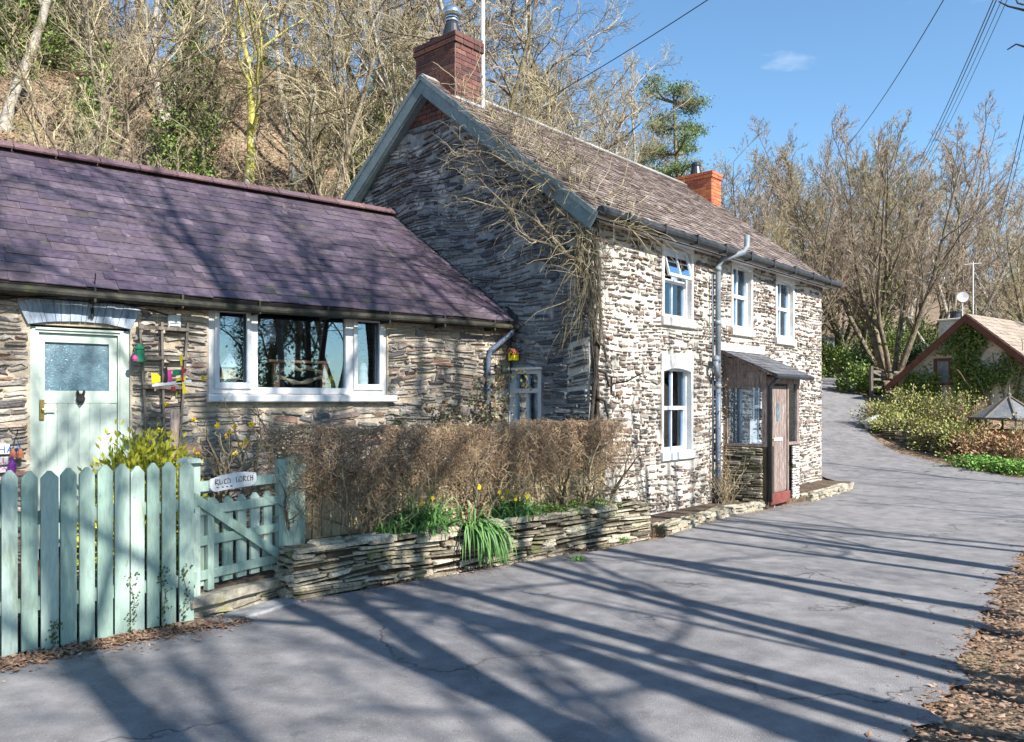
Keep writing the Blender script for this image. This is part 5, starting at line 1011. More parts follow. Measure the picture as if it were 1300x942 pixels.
for px_, lab in ((168, 'ivy sprig between pickets near the fence middle'), (208, 'ivy sprig climbing between pickets near the gate end'), (235, 'short ivy sprig on the fence end picket'), (70, 'low ivy sprig at the picket fence foot left of middle')):
    u = FF.at(px_, 760, .03)[0]; h = .45 if px_ > 100 else .2; root = thing('ivy_sprig', FF.p(u, .0, .03), lab, 'ivy', 'ivy sprigs on the picket fence'); m = MB(); P = np.array([FF.p(u+.015*math.sin(z*20), z, .03) for z in np.linspace(0, h, 10)]); m.tubes(P, np.full(10, .003), 4); m.build('stem', M['vine'], root)
    m = MB(); k = 55; zz = U(0, h, k); m.leaves(np.array([FF.p(u+.015*math.sin(z*20)+a, z, .035+b) for z, a, b in zip(zz, rng.normal(size=k)*.02, U(0, .02, k))]), U(.012, .022, k), 1.3); m.build('leaves', M['leaf_d'], root)

# leaf litter
def litter(name, pts, n, spread, label_kind='stuff', size=(.012, .03), extra=None):
    m = MB(); segs = list(zip(pts, pts[1:])); Ls = np.array([math.dist(a, b) for a, b in segs]); idx = rng.choice(len(segs), n, p=Ls/Ls.sum()); t = U(0, 1, n)
    A = np.array([s[0] for s in segs])[idx]; B = np.array([s[1] for s in segs])[idx]; P = A+(B-A)*t[:, None]+rng.normal(size=(n, 2))*spread
    z = hz(P[:, 0], P[:, 1])+U(0, .025, n); m.leaves(np.column_stack([P, z]), (size[0]+(size[1]-size[0])*1.3*U(0, 1, n)**1.8), 1.6, flat=.8); o = m.build(name, M['litter'], origin=(0, 0, 0)); tag(o, kind='stuff'); return o
litter('fallen_leaves', [(-5, 3.05), (-3.45, 4.92), (-2.75, 5.63), (-2.1, 6.1)], 8500, .075)
litter('fallen_leaves', [(-5, 2.9), (-3.5, 4.85), (-2.3, 5.85)], 900, .14)
litter('fallen_leaves', [(-1.85, 6.6), (1.75, 9.75), (2.8, 11.2), (4.4, 12.6), (6.7, 15.5)], 7000, .10, size=(.005, .014))
litter('fallen_leaves', [(10.6, 22.4), (10.4, 21), (10.6, 19), (11.1, 17)], 2500, .15, size=(.012, .025))
m = MB(); n = 17000; y = U(2.0, 10., n); x = (-.95+.763*y)-.12+U(0, 1, n)**1.5*3.2+rng.normal(size=n)*.16*(rng.random(n) < .5); z = hz(x, y)-.02+U(0, .03, n); m.leaves(np.column_stack([x, y, z]), .010+.030*U(0, 1, n)**2, 1.5, flat=.82); o = m.build('fallen_leaves', M['litter'], origin=(0, 0, 0)); tag(o, kind='stuff')

# ------------------------------------------------------------------ trees
def make_tree(name, H, stems, lean, spec, r0, barkm, twigm, seed, clear=.3, spread=.5, trunkwob=.06, crown_lv=1, ivy=0, sides=7, loc=(0, 0, 0)):
    """trunk (stems and big limbs) and crown (fine branches)"""
    global rng, U
    rng = np.random.default_rng(seed); U = rng.uniform
    root = thing(name, (0, 0, 0), 'x', 'tree'); tr_ = MB(); cr_ = MB()
    a = U(0, 2*math.pi)+np.arange(stems)*2*math.pi/stems; P0 = np.stack([.12*np.cos(a)*(stems > 1), .12*np.sin(a)*(stems > 1), np.full(stems, -.3)], 1)
    D = np.stack([np.cos(a)*lean, np.sin(a)*lean, np.ones(stems)], 1); K = 14
    P = walk(P0, D, H*U(.85, 1., stems)*1.02, K, trunkwob, .03); Rr = taper(stems, K, r0, r0*.12); Rr[:, 0] *= 1.35; tr_.tubes(P, Rr, sides)
    lv = [(P, Rr)]
    for i, (c, t0, ang, lf, k, jit, up, rf, minr) in enumerate(spec):
        P, Rr = children(lv[-1][0], lv[-1][1], c, t0, ang, lf, k, jit, up, rf, minr=minr, lendecay=.55 if i == 0 else .4); (tr_ if i < crown_lv else cr_).tubes(P, Rr, 5 if i < 1 else 3 if i > 0 else 4); lv.append((P, Rr))
    tr_.build('trunk', barkm, root, smooth=True); cr_.build('crown', twigm, root)
    if ivy:
        e = np.concatenate([lv[0][0][:, :8].reshape(-1, 3)]); n = ivy; tt = U(0, 1, n)**1.2*6.5; i = tt.astype(int); f = (tt-i)[:, None]; s_ = rng.integers(0, stems, n); b = lv[0][0]; pos = b[s_, i]*(1-f)+b[s_, i+1]*f+rng.normal(size=(n, 3))*(r0*1.7+.06)
        m = MB(); m.leaves(pos, U(.06, .13, n), 1.3); m.build('ivy', M['leaf_ivy'], root)
    return root
PI = math.pi
# spec rows: children per parent, first t, angle, length factor, points, jitter, up, radius factor, min radius
woods = [
 make_tree('bare_tree', 12, 1, .1, [(13, .25, .75, .48, 8, .2, .10, .5, .03), (8, .15, .7, .5, 6, .25, .07, .5, .014), (7, .1, .7, .5, 5, .25, .05, .5, .008), (5, .1, .7, .6, 3, .2, .03, .6, .0055)], .17, M['bark'], M['twig_y'], 101),
 make_tree('bare_tree', 13, 2, .22, [(9, .25, .7, .5, 8, .22, .10, .5, .03), (8, .15, .7, .5, 6, .25, .07, .5, .014), (7, .1, .7, .5, 5, .25, .05, .5, .008), (5, .1, .7, .6, 3, .2, .03, .6, .0055)], .15, M['bark_pale'], M['twig_y'], 102),
 make_tree('bare_tree', 12, 1, .05, [(16, .2, .95, .42, 8, .26, .05, .5, .025), (8, .15, .8, .5, 6, .3, .05, .5, .014), (7, .1, .7, .5, 5, .25, .05, .5, .008), (5, .1, .7, .6, 3, .2, .03, .6, .0055)], .15, M['bark'], M['twig'], 103, ivy=2600),
]
fans = [
 make_tree('spreading_tree', 12, 7, .48, [(9, .2, .5, .42, 8, .10, .09, .5, .022), (7, .15, .55, .5, 6, .14, .08, .5, .013), (6, .1, .55, .5, 5, .15, .05, .55, .009), (5, .1, .6, .6, 3, .15, .03, .6, .0075)], .14, M['bark'], M['twig_p'], 111, trunkwob=.05),
 make_tree('spreading_tree', 12, 5, .38, [(11, .2, .6, .42, 8, .13, .08, .5, .022), (7, .15, .6, .5, 6, .16, .07, .5, .013), (6, .1, .55, .5, 5, .15, .05, .55, .009), (5, .1, .6, .6, 3, .15, .03, .6, .0075)], .15, M['bark'], M['twig_y'], 112, ivy=1400),
 make_tree('spreading_tree', 12, 4, .3, [(11, .2, .65, .45, 8, .16, .08, .5, .022), (7, .15, .65, .5, 6, .18, .06, .5, .013), (6, .1, .6, .5, 5, .18, .05, .55, .009), (5, .1, .6, .6, 3, .15, .03, .6, .0075)], .14, M['bark_pale'], M['twig_p'], 113),
]
lane = [                                                # slender trees beside the viewer; they throw the shadows and stand in the window reflections
 make_tree('lane_tree', 15, 1, .03, [(12, .42, .8, .26, 7, .2, .08, .4, .02), (6, .2, .7, .5, 5, .22, .06, .5, .010), (5, .2, .7, .5, 4, .22, .05, .6, .006)], .16, M['bark_dark'], M['twig'], 121, trunkwob=.035),
 make_tree('lane_tree', 14, 2, .10, [(9, .35, .8, .28, 7, .2, .08, .4, .02), (6, .2, .7, .5, 5, .22, .06, .5, .010), (6, .2, .7, .5, 4, .22, .05, .6, .006)], .14, M['bark_dark'], M['twig'], 122, trunkwob=.04),
 make_tree('lane_tree', 15, 1, .06, [(12, .45, .85, .40, 7, .22, .08, .55, .030), (7, .2, .75, .5, 6, .24, .06, .55, .015), (6, .2, .7, .5, 5, .22, .05, .6, .011)], .19, M['bark_dark'], M['twig'], 123, trunkwob=.05),
 make_tree('lane_tree', 15, 2, .16, [(9, .42, .85, .40, 7, .22, .08, .55, .030), (7, .2, .75, .5, 6, .24, .06, .55, .015), (6, .2, .7, .5, 5, .22, .05, .6, .011)], .16, M['bark_dark'], M['twig'], 124, trunkwob=.05),
]
moss = make_tree('mossy_tree', 10, 1, .10, [(9, .42, .9, .55, 8, .22, .06, .55, .03), (7, .15, .75, .5, 6, .25, .06, .5, .014), (6, .1, .7, .5, 5, .25, .05, .5, .008), (5, .1, .7, .6, 3, .2, .03, .6, .0055)], .23, M['bark_moss'], M['twig_y'], 131)
rng = np.random.default_rng(77); U = rng.uniform
used = set()
def plant_tree(src, x, y, h, rot, label, group=None, wide=1., tilt=(0, 0)):
    o = src if src.name not in used else copy_tree(src); used.add(src.name)
    base = {'bare_tree': 12, 'spreading_tree': 12, 'lane_tree': 15, 'mossy_tree': 10, 'pine_tree': 10}.get(o.name.split('.')[0], 12)
    s = h/base; o.location = (x, y, float(hz(x, y))-.05); o.rotation_euler = (tilt[0], tilt[1], rot); o.scale = (s*wide, s*wide, s); o['label'] = label
    if group: o['group'] = group
    elif 'group' in o: del o['group']
    return o
def px2x(px_, Y): return (px_-650)/1000*Y
def topz(py_, Y): return EYE+(509-py_)/1000*Y
def tree_px(src, px_, Y, top, label, group=None, wide=1., rot=None):
    x = px2x(px_, Y); top = top+(30 if src in fans else 0); return plant_tree(src, x, Y, max(3, topz(top, Y)-float(hz(x, Y))), U(0, 6.28) if rot is None else rot, label, group, wide)
tree_px(moss, 302, 22.5, -60, 'tree with bright yellow moss on its pale trunk rising behind the cottage ridge', rot=2.2)
tree_px(woods[2], 258, 23, -60, 'ivy clad dark trunk just left of the mossy yellow trunk')
# skyline trees
gl = 'leafless woodland trees on the slope behind the houses'; lab = 'leafless grey brown woodland tree on the slope behind the houses'
k = 0
for px_, Y, top in ((520, 24, -60), (575, 22, -90), (640, 25, -70), (690, 29, 0), (665, 23, 10), (725, 30, 70), (765, 33, 85), (800, 29, 120), (840, 36, 120), (700, 22, 90), (750, 24, 150), (815, 25, 190), (870, 33, 180)):
    tree_px(woods[k % 3], px_, Y, top, lab, gl, 1.0+.15*(k % 2)); k += 1
for (px_, Y) in [(x, y) for y in (18, 23, 27.5, 33, 38) for x in range(-60, 560, 120 if y < 22 else 84)]:
    xx = px_+U(-28, 28); yy = Y+U(-1.6, 1.6); q = (px2x(xx, yy)+.055)*-.628+(yy-10.94)*.778-6.2
    if q < .3 or (235 < xx < 365 and yy < 25): continue
    plant_tree(woods[int(U(0, 2.99))], px2x(xx, yy), yy, U(8.5, 12.5) if yy < 30 else U(9, 12), U(0, 6.28), lab, gl, U(.85, 1.15), (U(-.08, .08), U(-.08, .08)))
gr = 'leafless trees beyond the bend of the lane'; lr = 'leafless tree with purplish twigs beyond the bend of the lane'
for i, (px_, Y, top, kind) in enumerate(((915, 40, 190, 0), (950, 46, 175, 1), (985, 42, 172, 1), (1025, 48, 168, 0), (1060, 40, 175, 1), (1000, 34, 215, 0), (1290, 44, 185, 2), (1245, 52, 190, 1), (1175, 50, 170, 0), (1340, 40, 200, 0), (1110, 56, 190, 1), (930, 30, 235, 1), (1330, 30, 240, 1))):
    tree_px(fans[kind], px_, Y, top, lr, gr, 1.05)
tree_px(fans[1], 1098, 37, 150, 'ivy stemmed multi trunk tree standing beside the climbing lane', wide=.95)
tree_px(fans[0], 1130, 35, 146, 'tallest fan shaped bare tree rising left of the ivy covered cottage', wide=1.05)
tree_px(fans[2], 1205, 38, 165, 'wide bare tree with pale stems behind the ivy covered cottage', wide=1.1)
for i, (px_, Y, h) in enumerate(((1085, 50, 9), (1065, 56, 8), (1240, 60, 8), (1300, 62, 8), (1150, 60, 9), (1200, 66, 8), (1050, 62, 9))):
    plant_tree(woods[i % 3], px2x(px_, Y), Y, h, U(0, 6), 'small leafless tree on the far hillside beyond the bend', 'far hillside trees beyond the bend')
# pine
def pine(x, y, h, label):
    z0 = float(hz(x, y)); root = thing('pine_tree', (x, y, z0), label, 'tree'); m = MB(); K = 10; P = np.array([(x+.12*math.sin(t*4), y, z0+h*t) for t in np.linspace(0, 1, K)]); m.tubes(P, np.linspace(.16, .04, K), 7)
    n = 34; P0 = P[rng.integers(5, K, n)]; D = rng.normal(size=(n, 3)); D[:, 2] = .15; D[:, 0] += .35; C = walk(P0, D, U(.5, 1.7, n), 6, .15, .05); m.tubes(C, taper(n, 6, .05, .015), 5); m.build('trunk', M['bark'], root)
    ends = C[:, 4:].reshape(-1, 3); nn2 = 22000; e = ends[rng.integers(0, len(ends), nn2)]+rng.normal(size=(nn2, 3))*a3((.24, .24, .10)); m = MB(); m.leaves(e, U(.02, .04, nn2), 3.5); m.build('crown', M['needle'], root); return root
x_ = px2x(858, 31); pine(x_, 31, topz(130, 31)-float(hz(x_, 31)), 'dark green pine standing among bare trees above the orange brick chimney')
# evergreen shrubs on slope
for i, (px_, Y, r, mt, lab_) in enumerate(((25, 27, 1.9, 'leaf_ivy', 'large green leafy shrub high on the slope at the far left'), (55, 31, 2.0, 'leaf_ivy', 'green leafy shrub above the slope beside the far left shrub'), (205, 18.5, .8, 'leaf_d', 'dark evergreen bush low on the slope behind the cottage roof'), (330, 18.5, .9, 'leaf_d', 'dark evergreen bush right of the mossy yellow trunk'), (385, 23, 1.2, 'leaf_d', 'dark evergreen bush higher on the slope right of the mossy trunk'), (120, 34, 2.2, 'leaf_d', 'dark evergreen crown at the top of the slope'), (245, 17.8, .7, 'leaf_d', 'small dark evergreen bush left of the mossy trunk'), (860, 28, 1.0, 'leaf_d', 'dark evergreen undergrowth below the pine'), (1060, 36, 1.0, 'leaf_ivy', 'green bush on the bank left of the climbing lane'),
        (1092, 31, .75, 'leaf_ivy', 'rounded ivy green bush at the lane edge before the bare trees'), (1088, 36, .9, 'leaf_d', 'dark bush under the trees by the climbing lane'), (1115, 42, 1.6, 'leaf_ivy', 'green undergrowth bush behind the multi trunk tree'), (1155, 44, 1.7, 'leaf_ivy', 'green undergrowth bush left behind the ivy covered cottage'), (1170, 36, 1.1, 'leaf_d', 'dark bush beside the ivy covered cottage chimney'))):
    x_ = px2x(px_, Y); bush('evergreen_bush', (x_, Y, float(hz(x_, Y))), r, r, r*1.3, int(2600+900*r), M[mt], lab_, 'bush', ls=(.05, .10), lng=1.5, cl=40, twig='twig')
# undergrowth brambles on the slope (nobody could count them)
m = MB(); n = 4200; Y_ = U(15, 34, n); pxx = U(-40, 560, n); x_ = (pxx-650)/1000*Y_; q = (x_+.055)*-.628+(Y_-10.94)*.778-6.2; k_ = q > .2; x_ = x_[k_]; Y_ = Y_[k_]; n = len(x_)
P = walk(np.column_stack([x_, Y_, hz(x_, Y_)]), rng.normal(size=(n, 3))*a3((1, 1, .5))+a3((0, 0, .6)), U(.4, 1.5, n), 6, .25, 0, .2); m.tubes(P, taper(n, 6, .008, .004), 3)
n = 3000; Y_ = U(24, 60, n); pxx = U(1040, 1340, n); x_ = (pxx-650)/1000*Y_; k_ = (Y_ > 40) | (x_ > 14); ll = np.interp(Y_, [24, 30, 44, 60], [9.3, 11.4, 16.5, 22]); rr2 = np.interp(Y_, [24, 30, 44, 60], [11.5, 13.5, 19, 26]); k_ = (x_ < ll-.3) | (x_ > rr2+.3); k_ &= ~((x_ > 13) & (Y_ < 34)); x_ = x_[k_]; Y_ = Y_[k_]; n = len(x_)
P = walk(np.column_stack([x_, Y_, hz(x_, Y_)]), rng.normal(size=(n, 3))*a3((1, 1, .5))+a3((0, 0, .8)), U(.5, 1.8, n), 6, .25, 0, .2); m.tubes(P, taper(n, 6, .012, .006), 3)
o = m.build('undergrowth', M['twig_y'], origin=(0, 0, 0)); tag(o, kind='stuff')
m = MB(); n = 30000; Y_ = U(14.5, 34, n); pxx = U(-60, 560, n); x_ = (pxx-650)/1000*Y_; q = (x_+.055)*-.628+(Y_-10.94)*.778-6.2; k_ = q > .0; x_ = x_[k_]; Y_ = Y_[k_]; n = len(x_); m.leaves(np.column_stack([x_, Y_, hz(x_, Y_)+U(-.02, .06, n)]), U(.04, .08, n), 1.5, flat=.6); o = m.build('fallen_leaves', M['litter'], origin=(0, 0, 0)); tag(o, kind='stuff')

# lane-side trees that cast the shadows
sd = np.array([SD.x, SD.y])
lt = 'slender tall bare tree on the verge opposite the houses'
lg = 'trees on the verge opposite the houses'
def lane_at(g, k, src, h, rot, wide=1.): p = np.array(g)-sd*k; plant_tree(lane[src], p[0], p[1], h, rot, lt, lg, wide)
lane_at((2.75, 4.97), 5.2, 0, 15, .3); lane_at((3.25, 5.61), 7.5, 0, 16, 2.1); lane_at((4.77, 7.56), 5.0, 1, 13, 1.0, .8)
lane_at((1.8, 4.7), 6.5, 1, 15, 1.3, .9); lane_at((3.9, 6.6), 6, 0, 15, 3.6, .9); lane_at((5.6, 9.4), 6, 0, 13, 4.4, .7)
lane_at((4.6, 11.2), 10.5, 0, 14, 5.0, .6); lane_at((6.5, 13.2), 12, 1, 13, .5, .6); lane_at((9, 17), 10, 0, 12, 2.4, .8); lane_at((7.6, 15), 16, 0, 15, .2, .7)
def st(s_, t_): return (s_*.724+t_*.69, -s_*.69+t_*.724)
for s_, t_, src, h, rot, wd in ((2.6, -.8, 2, 14, .4, 1.0), (3.4, 1.9, 3, 15, 2.2, 1.0), (6.2, 3.6, 2, 16, 3.3, 1.0), (8.0, .6, 3, 16, 1.2, 1.0), (3.0, 4.6, 2, 14, 5.1, .9), (5.0, 1.0, 2, 16, 2.9, 1.1), (4.6, 2.9, 3, 15, 3.9, 1.0)):
    q = st(s_, t_); plant_tree(lane[src], q[0], q[1], h, rot, lt, lg, wd)
for i in range(20):                                     # wood on the rise across the lane, mirrored in the wide window
    q = st(U(17, 32), -2+i*1.1); plant_tree(woods[i % 3], q[0], q[1], U(10, 14), U(0, 6), 'leafless tree in the wood across the lane, mirrored in the wide window', 'wood across the lane', 1.1)
for i in range(5):
    q = st(U(20, 28), i*4.-1); bush('evergreen_bush', (q[0], q[1], float(hz(*q))), 1.5, 1.5, 1.0, 2000, M['leaf_d'], 'dark evergreen bush in the wood across the lane', 'bush', ls=(.08, .15), lng=1.5, cl=30, twig='twig', group='evergreens in the wood across the lane')

# ------------------------------------------------------------------ far cottage and its garden
fu = a3((.795, .606, 0)); fg = a3((-.606, .795, 0)); FAPX = a3((15.7, 27, 0)); gz = 1.15
FG = Fr(FAPX, fg, (0, 0, 1), -fu)                       # gable plane; u to the left, n towards the camera
hw = 2.77; ez = 2.25; az = 4.66
far = thing('ivy_cottage', FAPX+fu*3+a3((0, 0, gz)), 'cream cottage with red brown bargeboards and ivy covered gable beyond the bend', 'cottage')
m = MB(); m.prism(FG, [(-hw+.3, gz-1), (hw-.3, gz-1), (hw-.3, ez+.15), (0, az-.1), (-hw+.3, ez+.15)], -6, 0); m.build('wall', M['render'], far)
sf = (az-ez)/hw; cf = 1/math.sqrt(1+sf*sf); sfi = sf*cf
for sgn in (1, -1):
    o_ = FG.p(sgn*(hw+.05), ez-.04, .3); f = Fr(o_, fu, -fg*sgn*cf+a3((0, 0, sfi)), fg*sgn*sfi+a3((0, 0, cf)))
    m = MB(); m.box(f, 0, 6.5, 0, (hw+.05)/cf, -.08, 0); slates(m, f, 0, 6.5, 0, (hw+.05)/cf, .22, .3, th=.012, jit=.01, seed=90, lift=.016); m.build('roof', M['tile_r'], far)
    m = MB(); f2 = Fr(FG.p(0, az+.0, .33), fg*sgn*cf-a3((0, 0, sfi)), fg*sgn*sfi+a3((0, 0, cf)), -fu); m.box(f2, .0, (hw+.05)/cf, -.2, .0, 0+.003*sgn, .05+.003*sgn); m.build('bargeboard', M['barge_r'], far)
a = FG.at(1186, 470)[0]; b = FG.at(1209, 470)[0]; a, b = min(a, b), max(a, b); z0, z1 = FG.at(1197, 489)[1], FG.at(1197, 455)[1]
m = MB(); m.box(FG, a, a+.1, z0, z1, .0, .06); m.box(FG, b-.1, b, z0, z1, 0, .06); m.box(FG, a+.1, b-.1, z1-.1, z1, 0, .058); m.box(FG, a+.1, b-.1, z0, z0+.08, 0, .058); fw_ = m.build('window', M['barge_r'], far); m = MB(); m.box(FG, a+.1, b-.1, z0+.08, z1-.1, .004, .02); m.build('pane', M['frost'], fw_)
c0 = FG.p(1.15, 0, -1.6); CF = Fr(c0, fg, (0, 0, 1), -fu); m = MB(); m.bbox(CF, -.42, .42, 3.2, 4.62, -.4, .4, .02); fc = m.build('chimney', M['render'], far); m = MB(); m.bbox(Fr(c0+a3((0, 0, 4.62)), fg, -fu, (0, 0, 1)), -.47, .47, -.45, .45, .0, .08, .02); m.build('cap', M['render'], fc)
m = MB(); m.lathe(CF.p(0, 4.70, 0), [(.17, 0), (.16, .2), (.17, .22), (.2, .24), (.2, .28)], 14); m.build('chimney_pot', M['cowl'], fc)
m = MB(); ap = CF.p(-.1, 4.7, -.3); m.tube([ap, ap+a3((0, 0, .75))], .02, 6); m.lathe(ap+a3((0, 0, .8)), [(.03, .0), (.15, .04), (.19, .08), (.18, .08), (.02, .03)], 16, (-.3, -1, .2)); m.build('satellite_dish', M['greybox'], fc)
ap = FG.p(.15, az-.2, -.6); m = MB(); m.tube([ap, ap+a3((0, 0, 2.1))], .022, 6); m.tube([ap+a3((-.3, 0, 2.0)), ap+a3((.3, 0, 2.05))], .01, 5); m.build('aerial', M['greybox'], far)
# ivy on the gable
iv = thing('gable_ivy', FG.p(-.8, gz, .2), 'bright green ivy spreading over the cream gable beyond the bend', 'climbing plant'); m = MB(); n = 9000
uu = rng.normal(size=n)*.85-.35; vv_ = gz+.4+U(0, 1, n)*3.0; ok = (vv_ < az-.25-np.abs(uu)*sf) & ~((uu > a-.05) & (uu < b+.05) & (vv_ < z1+.1)); noise = np.sin(uu*3.1+1)+np.sin(vv_*3.7+uu*2)+rng.normal(size=n)*.5; ok &= noise > -.7; uu = uu[ok]; vv_ = vv_[ok]
uu2 = U(.9, 2.3, 1600); vv2 = U(gz+.3, 2.7, 1600); ok = vv2 < az-.3-uu2*sf; uu = np.concatenate([uu, uu2[ok]]); vv_ = np.concatenate([vv_, vv2[ok]])
e = np.array([FG.p(p_, q_, r__) for p_, q_, r__ in zip(uu, vv_, U(.02, .3, len(uu)))]); m.leaves(e, U(.05, .10, len(e)), 1.3); m.build('leaves', M['leaf_ivy'], iv)
m = MB(); n = 14; P = walk(np.array([FG.p(q_, gz, .05) for q_ in U(-1.4, .8, n)]), np.tile(a3((0, 0, 1.)), (n, 1)), U(1.5, 2.8, n), 10, .15); m.tubes(P, taper(n, 10, .03, .012), 5); m.build('stems', M['vine'], iv)
# greenhouse roofed summer house
gc = at(1281, 510, 21.5); gx0, gy0 = gc[0], 21.5; gz0 = float(hz(gx0, gy0)); gh = thing('summer_house', (gx0, gy0, gz0), 'small octagonal glass roofed summer house in the garden at the right edge', 'summer house')
ra = .95; ze = EYE-.022*21.5+.0; za = EYE+.006*21.5; oc = [(gx0+ra*math.cos(PI/8+i*PI/4), gy0+ra*math.sin(PI/8+i*PI/4)) for i in range(8)]
m = MB()
for i in range(8): m.beam((oc[i][0], oc[i][1], ze), (gx0, gy0, za), .04, .05); m.beam((oc[i][0], oc[i][1], ze), (oc[(i+1) % 8][0], oc[(i+1) % 8][1], ze), .05, .06); m.tube([(oc[i][0]*.97+gx0*.03, oc[i][1]*.97+gy0*.03, gz0-.1), (oc[i][0]*.97+gx0*.03, oc[i][1]*.97+gy0*.03, ze)], .03, 6)
m.build('frame', M['wood_g'], gh); m = MB()
for i in range(8): a_ = oc[i]; b_ = oc[(i+1) % 8]; m.add([(a_[0], a_[1], ze), (b_[0], b_[1], ze), (gx0, gy0, za-.01)], np.array([[0, 1, 2]]))
m.build('roof_pane', M['glass_g'], gh); m = MB()
for i in range(8): a_ = oc[i]; b_ = oc[(i+1) % 8]; m.beam((a_[0], a_[1], gz0+.2), (b_[0], b_[1], gz0+.2), .04, .6)
m.build('wall_panel', M['terracotta'], gh); m = MB(); m.lathe((gx0, gy0, za), [(.05, 0), (.06, .05), (.02, .1), (.03, .16), (.005, .32)], 10); m.build('finial', M['wood_g'], gh)
# garden shrubs
gs = [(1122, 24.6, .9, .75, 'leaf_shrub', 900, 'yellow green shrub at the left end of the bend garden'), (1150, 25.2, 1.0, .9, 'leaf_shrub', 1000, 'loose greenish shrub in front of the cream cottage corner'), (1182, 24.4, 1.0, 1.0, 'leaf_shrub', 900, 'pale spring shrub below the cream cottage window'), (1212, 24.4, 1.0, 1.05, 'leaf_shrub', 700, 'tall twiggy shrub in front of the ivy gable'), (1135, 23.6, .7, .5, 'leaf_shrub', 700, 'low yellow green shrub beside the pale rock'), (1165, 22.8, .8, .7, 'leaf_shrub', 700, 'mid green shrub above the dark garden wall'), (1200, 21.3, .9, .8, 'leaf_shrub', 900, 'dense yellowish shrub in the bend garden middle'),
      (1225, 20.3, .7, .75, 'leaf_shrub', 700, 'yellow green shrub at the lane edge left of the summer house'), (1250, 19.6, .8, .75, 'leaf_rust', 900, 'reddish brown shrub in front of the summer house'), (1285, 18.8, .8, .7, 'leaf_rust', 700, 'reddish twiggy shrub right of the summer house'), (1240, 22.6, .8, 1.0, 'leaf_rust', 200, 'bare twig bush left behind the summer house'), (1310, 20.2, .9, 1.1, 'leaf_shrub', 300, 'bare twiggy bush at the far right edge of the garden')]
for px_, Y, r, h_, mt, nl, lab_ in gs:
    x_ = px2x(px_, Y); bush('garden_shrub', (x_, Y, float(hz(x_, Y))), r, r*.8, h_, nl*2, M[mt], lab_, 'shrub', ls=(.03, .06), lng=1.6, cl=46, bare=5, twig='vine', shell=.4)
gp = [(11.1, 18.2), (11.0, 17.9), (11.5, 17.4), (12.2, 17.0), (13, 16.4)]
for i, (px_, Y, lab_) in enumerate(((1232, 18.6, 'bright green leafy plants on the verge left part'), (1262, 18.0, 'bright green leafy plants on the verge below the summer house'), (1292, 17.5, 'bright green leafy plants at the right end of the verge'))):
    x_ = px2x(px_, Y)+.15; lowplant('verge_plant', (x_, Y, float(hz(x_, Y))), .32, .15, .28, 1100, lab_, 'grassm', (.03, .06))
# dark garden wall
w0 = a3((px2x(1122, 23.2), 23.2, 0)); w1 = a3((px2x(1215, 20.3), 20.3, 0)); wd_ = w1-w0; WL = np.linalg.norm(wd_); wd_ /= WL; wn = a3((wd_[1], -wd_[0], 0)); wn = wn if wn[1] < 0 else -wn; f = Fr(w0, wd_, (0, 0, 1), wn)
root = thing('garden_wall', f.p(WL/2, .2, 0), 'low dark stone garden wall curving along the lane bend', 'wall'); m = MB(); m.box(f, 0, WL, -.2, .82, -.3, -.0); m.build('core', M['earthfill'], root); m = MB(); rubble(m, f, 0, WL, 0, .86, ch=(.06, .14), sl=(.15, .45), dep=(.02, .07), gap=.015, seed=95, wob=0, clip=lambda v: (0, WL) if v < .45 else (0, WL*.75)); m.build('stone_courses', M['stone_p'], root)
m = MB(); f2 = Fr(f.p(0, 0, .45), wd_, wn, (0, 0, 1)); P = [f2.p(u_, 0, 0) for u_ in (0, WL)]; m.beam(f.p(-.3, .12, .4)+a3((0, 0, .28)), f.p(WL+.3, -.1, .45)+a3((0, 0, .20)), .25, .14); o = m.build('kerb', M['step']); tag(o, kind='structure')
c = at(1112, 549, 24.2); m = MB(); bmr = bmesh.new(); bmesh.ops.create_icosphere(bmr, subdivisions=3, radius=1)
V = np.array([v.co[:] for v in bmr.verts]); V = V*(1+.12*np.sin(V[:, :1]*5+V[:, 1:2]*3)+.08*np.sin(V[:, 2:3]*7)); F = np.array([[v.index for v in fc_.verts] for fc_ in bmr.faces]); bmr.free()
m.add(V*a3((.33, .3, .24))+a3((c[0], 24.2, float(hz(c[0], 24.2))+.16)), F); o = m.build('boulder', M['rock']); tag(o, 'pale whitish boulder at the lane edge where the garden wall begins', 'rock')
# field gate
root = thing('field_gate', (px2x(1106, 30), 30, 1.8), 'weathered wooden field gate between the lane bush and the cream cottage', 'gate')
ga, gb_ = a3((px2x(1106, 30), 30, 0)), a3((px2x(1152, 31.5), 31.5, 0)); gz1 = float(hz(ga[0], 30))
for p_ in (ga, gb_): m = MB(); m.tube([p_+a3((0, 0, gz1-.2)), p_+a3((0, 0, gz1+1.15))], .08, 7); m.build('post', M['wood_g'], root)
for z_ in (.35, .65, .95): m = MB(); m.beam(ga+a3((0, 0, gz1+z_)), gb_+a3((0, 0, gz1+z_)), .05, .08); m.build('rail', M['wood_g'], root)
m = MB(); m.beam(ga+a3((0, 0, gz1+.95)), gb_+a3((0, 0, gz1+.35)), .04, .07); m.build('brace', M['wood_g'], root)

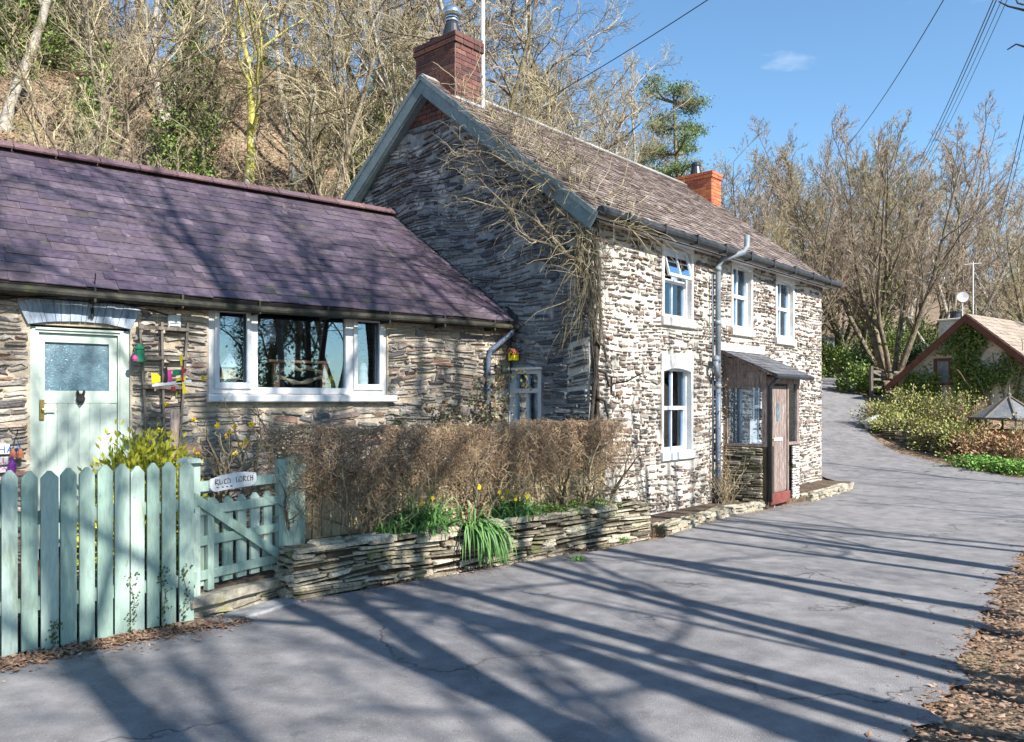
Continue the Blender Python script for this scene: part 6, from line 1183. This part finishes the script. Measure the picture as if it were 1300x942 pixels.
# ------------------------------------------------------------------ mast, wires, near branches
mp_ = GA.p(HW/2-.5, 5.9, -.95); root = thing('aerial_mast', mp_, 'tall slim white mast strapped beside the dark red chimney', 'mast')
m = MB(); q = at(613, 105, 12.3); m.tube([(q[0], 12.3, 6.0), (q[0], 12.3, 9.6)], .032, 8); m.build('pole', M['greybox'], root)
m = MB(); m.beam((q[0], 12.28, 6.75), (q[0]-.25, 12.2, 6.78), .03, .03); m.beam((q[0], 12.28, 7.3), (q[0]-.25, 12.2, 7.32), .03, .03); m.tube([(q[0]-.06, 12.3, 8.0), (q[0]+.05, 12.3, 8.03)], .05, 8); m.build('bracket', M['iron'], root)
def wire_obj(p, q, sag, label, r=.009, ext=None):
    p = a3(p); q = a3(q); m = MB(); m.tubes(np.array(droop(p, q, sag, 24)), np.full(24, r), 5); o = m.build('overhead_wire', M['wire']); tag(o, label, 'cable', 'overhead wires'); return o
wire_obj(at(700, 122, 13.5), at(1010, -75, 9), .05, 'black wire rising from the main roof towards the upper edge', .007)
wire_obj(at(1075, 185, 34), at(1215, -30, 17), .25, 'thin wire crossing the sky left of the wire bundle', .012)
for i, (a_, b_, lab_) in enumerate((((1163, 212, 32), (1266, -12, 13), 'leftmost cable of the bundle over the right hand trees'), ((1166, 214, 32), (1270, -12, 13.1), 'second cable of the bundle over the right hand trees'), ((1170, 212, 32), (1277, -12, 13.2), 'third cable of the bundle over the right hand trees'), ((1176, 210, 32), (1283, -10, 13.3), 'rightmost cable of the bundle over the right hand trees'))): wire_obj(at(*a_), at(*b_), .15, lab_, .009 if i < 2 else .006)
wire_obj(at(1266, 290, 34), at(1306, 120, 20), .1, 'left wire of the pair at the right edge of the sky', .011); wire_obj(at(1270, 292, 34), at(1312, 120, 20), .1, 'right wire of the pair at the right edge of the sky', .009)
# a tree just outside the frame whose branch tips reach in at the upper right
root = thing('roadside_tree', (6.6, 6.2, .1), 'dark twigs of a near tree reaching in at the top right corner', 'tree')
m = MB(); m.tubes(np.array([(6.6, 6.2, -.2), (6.62, 6.25, 2.), (6.55, 6.3, 4.), (6.3, 6.4, 5.4)]), np.array([.12, .1, .07, .04]), 8); m.build('trunk', M['bark_dark'], root, smooth=True)
m = MB(); b1 = [a3((6.5, 6.3, 4.6)), at(1345, 30, 7.2), at(1305, 14, 7.6), at(1280, 8, 7.8), at(1268, 2, 7.9)]; m.tube(b1, [.03, .018, .014, .009, .006], 6); b2 = [a3((6.55, 6.3, 4.2)), at(1340, 70, 7.2), at(1303, 60, 7.6), at(1290, 56, 7.7), at(1279, 63, 7.8)]; m.tube(b2, [.025, .015, .011, .008, .006], 6)
m.tube([at(1300, 6, 7.6), at(1292, 4, 7.6), at(1288, -4, 7.6)], [.01, .008, .005], 5); m.build('crown', M['bark_dark'], root)
print('objects', len(bpy.data.objects))
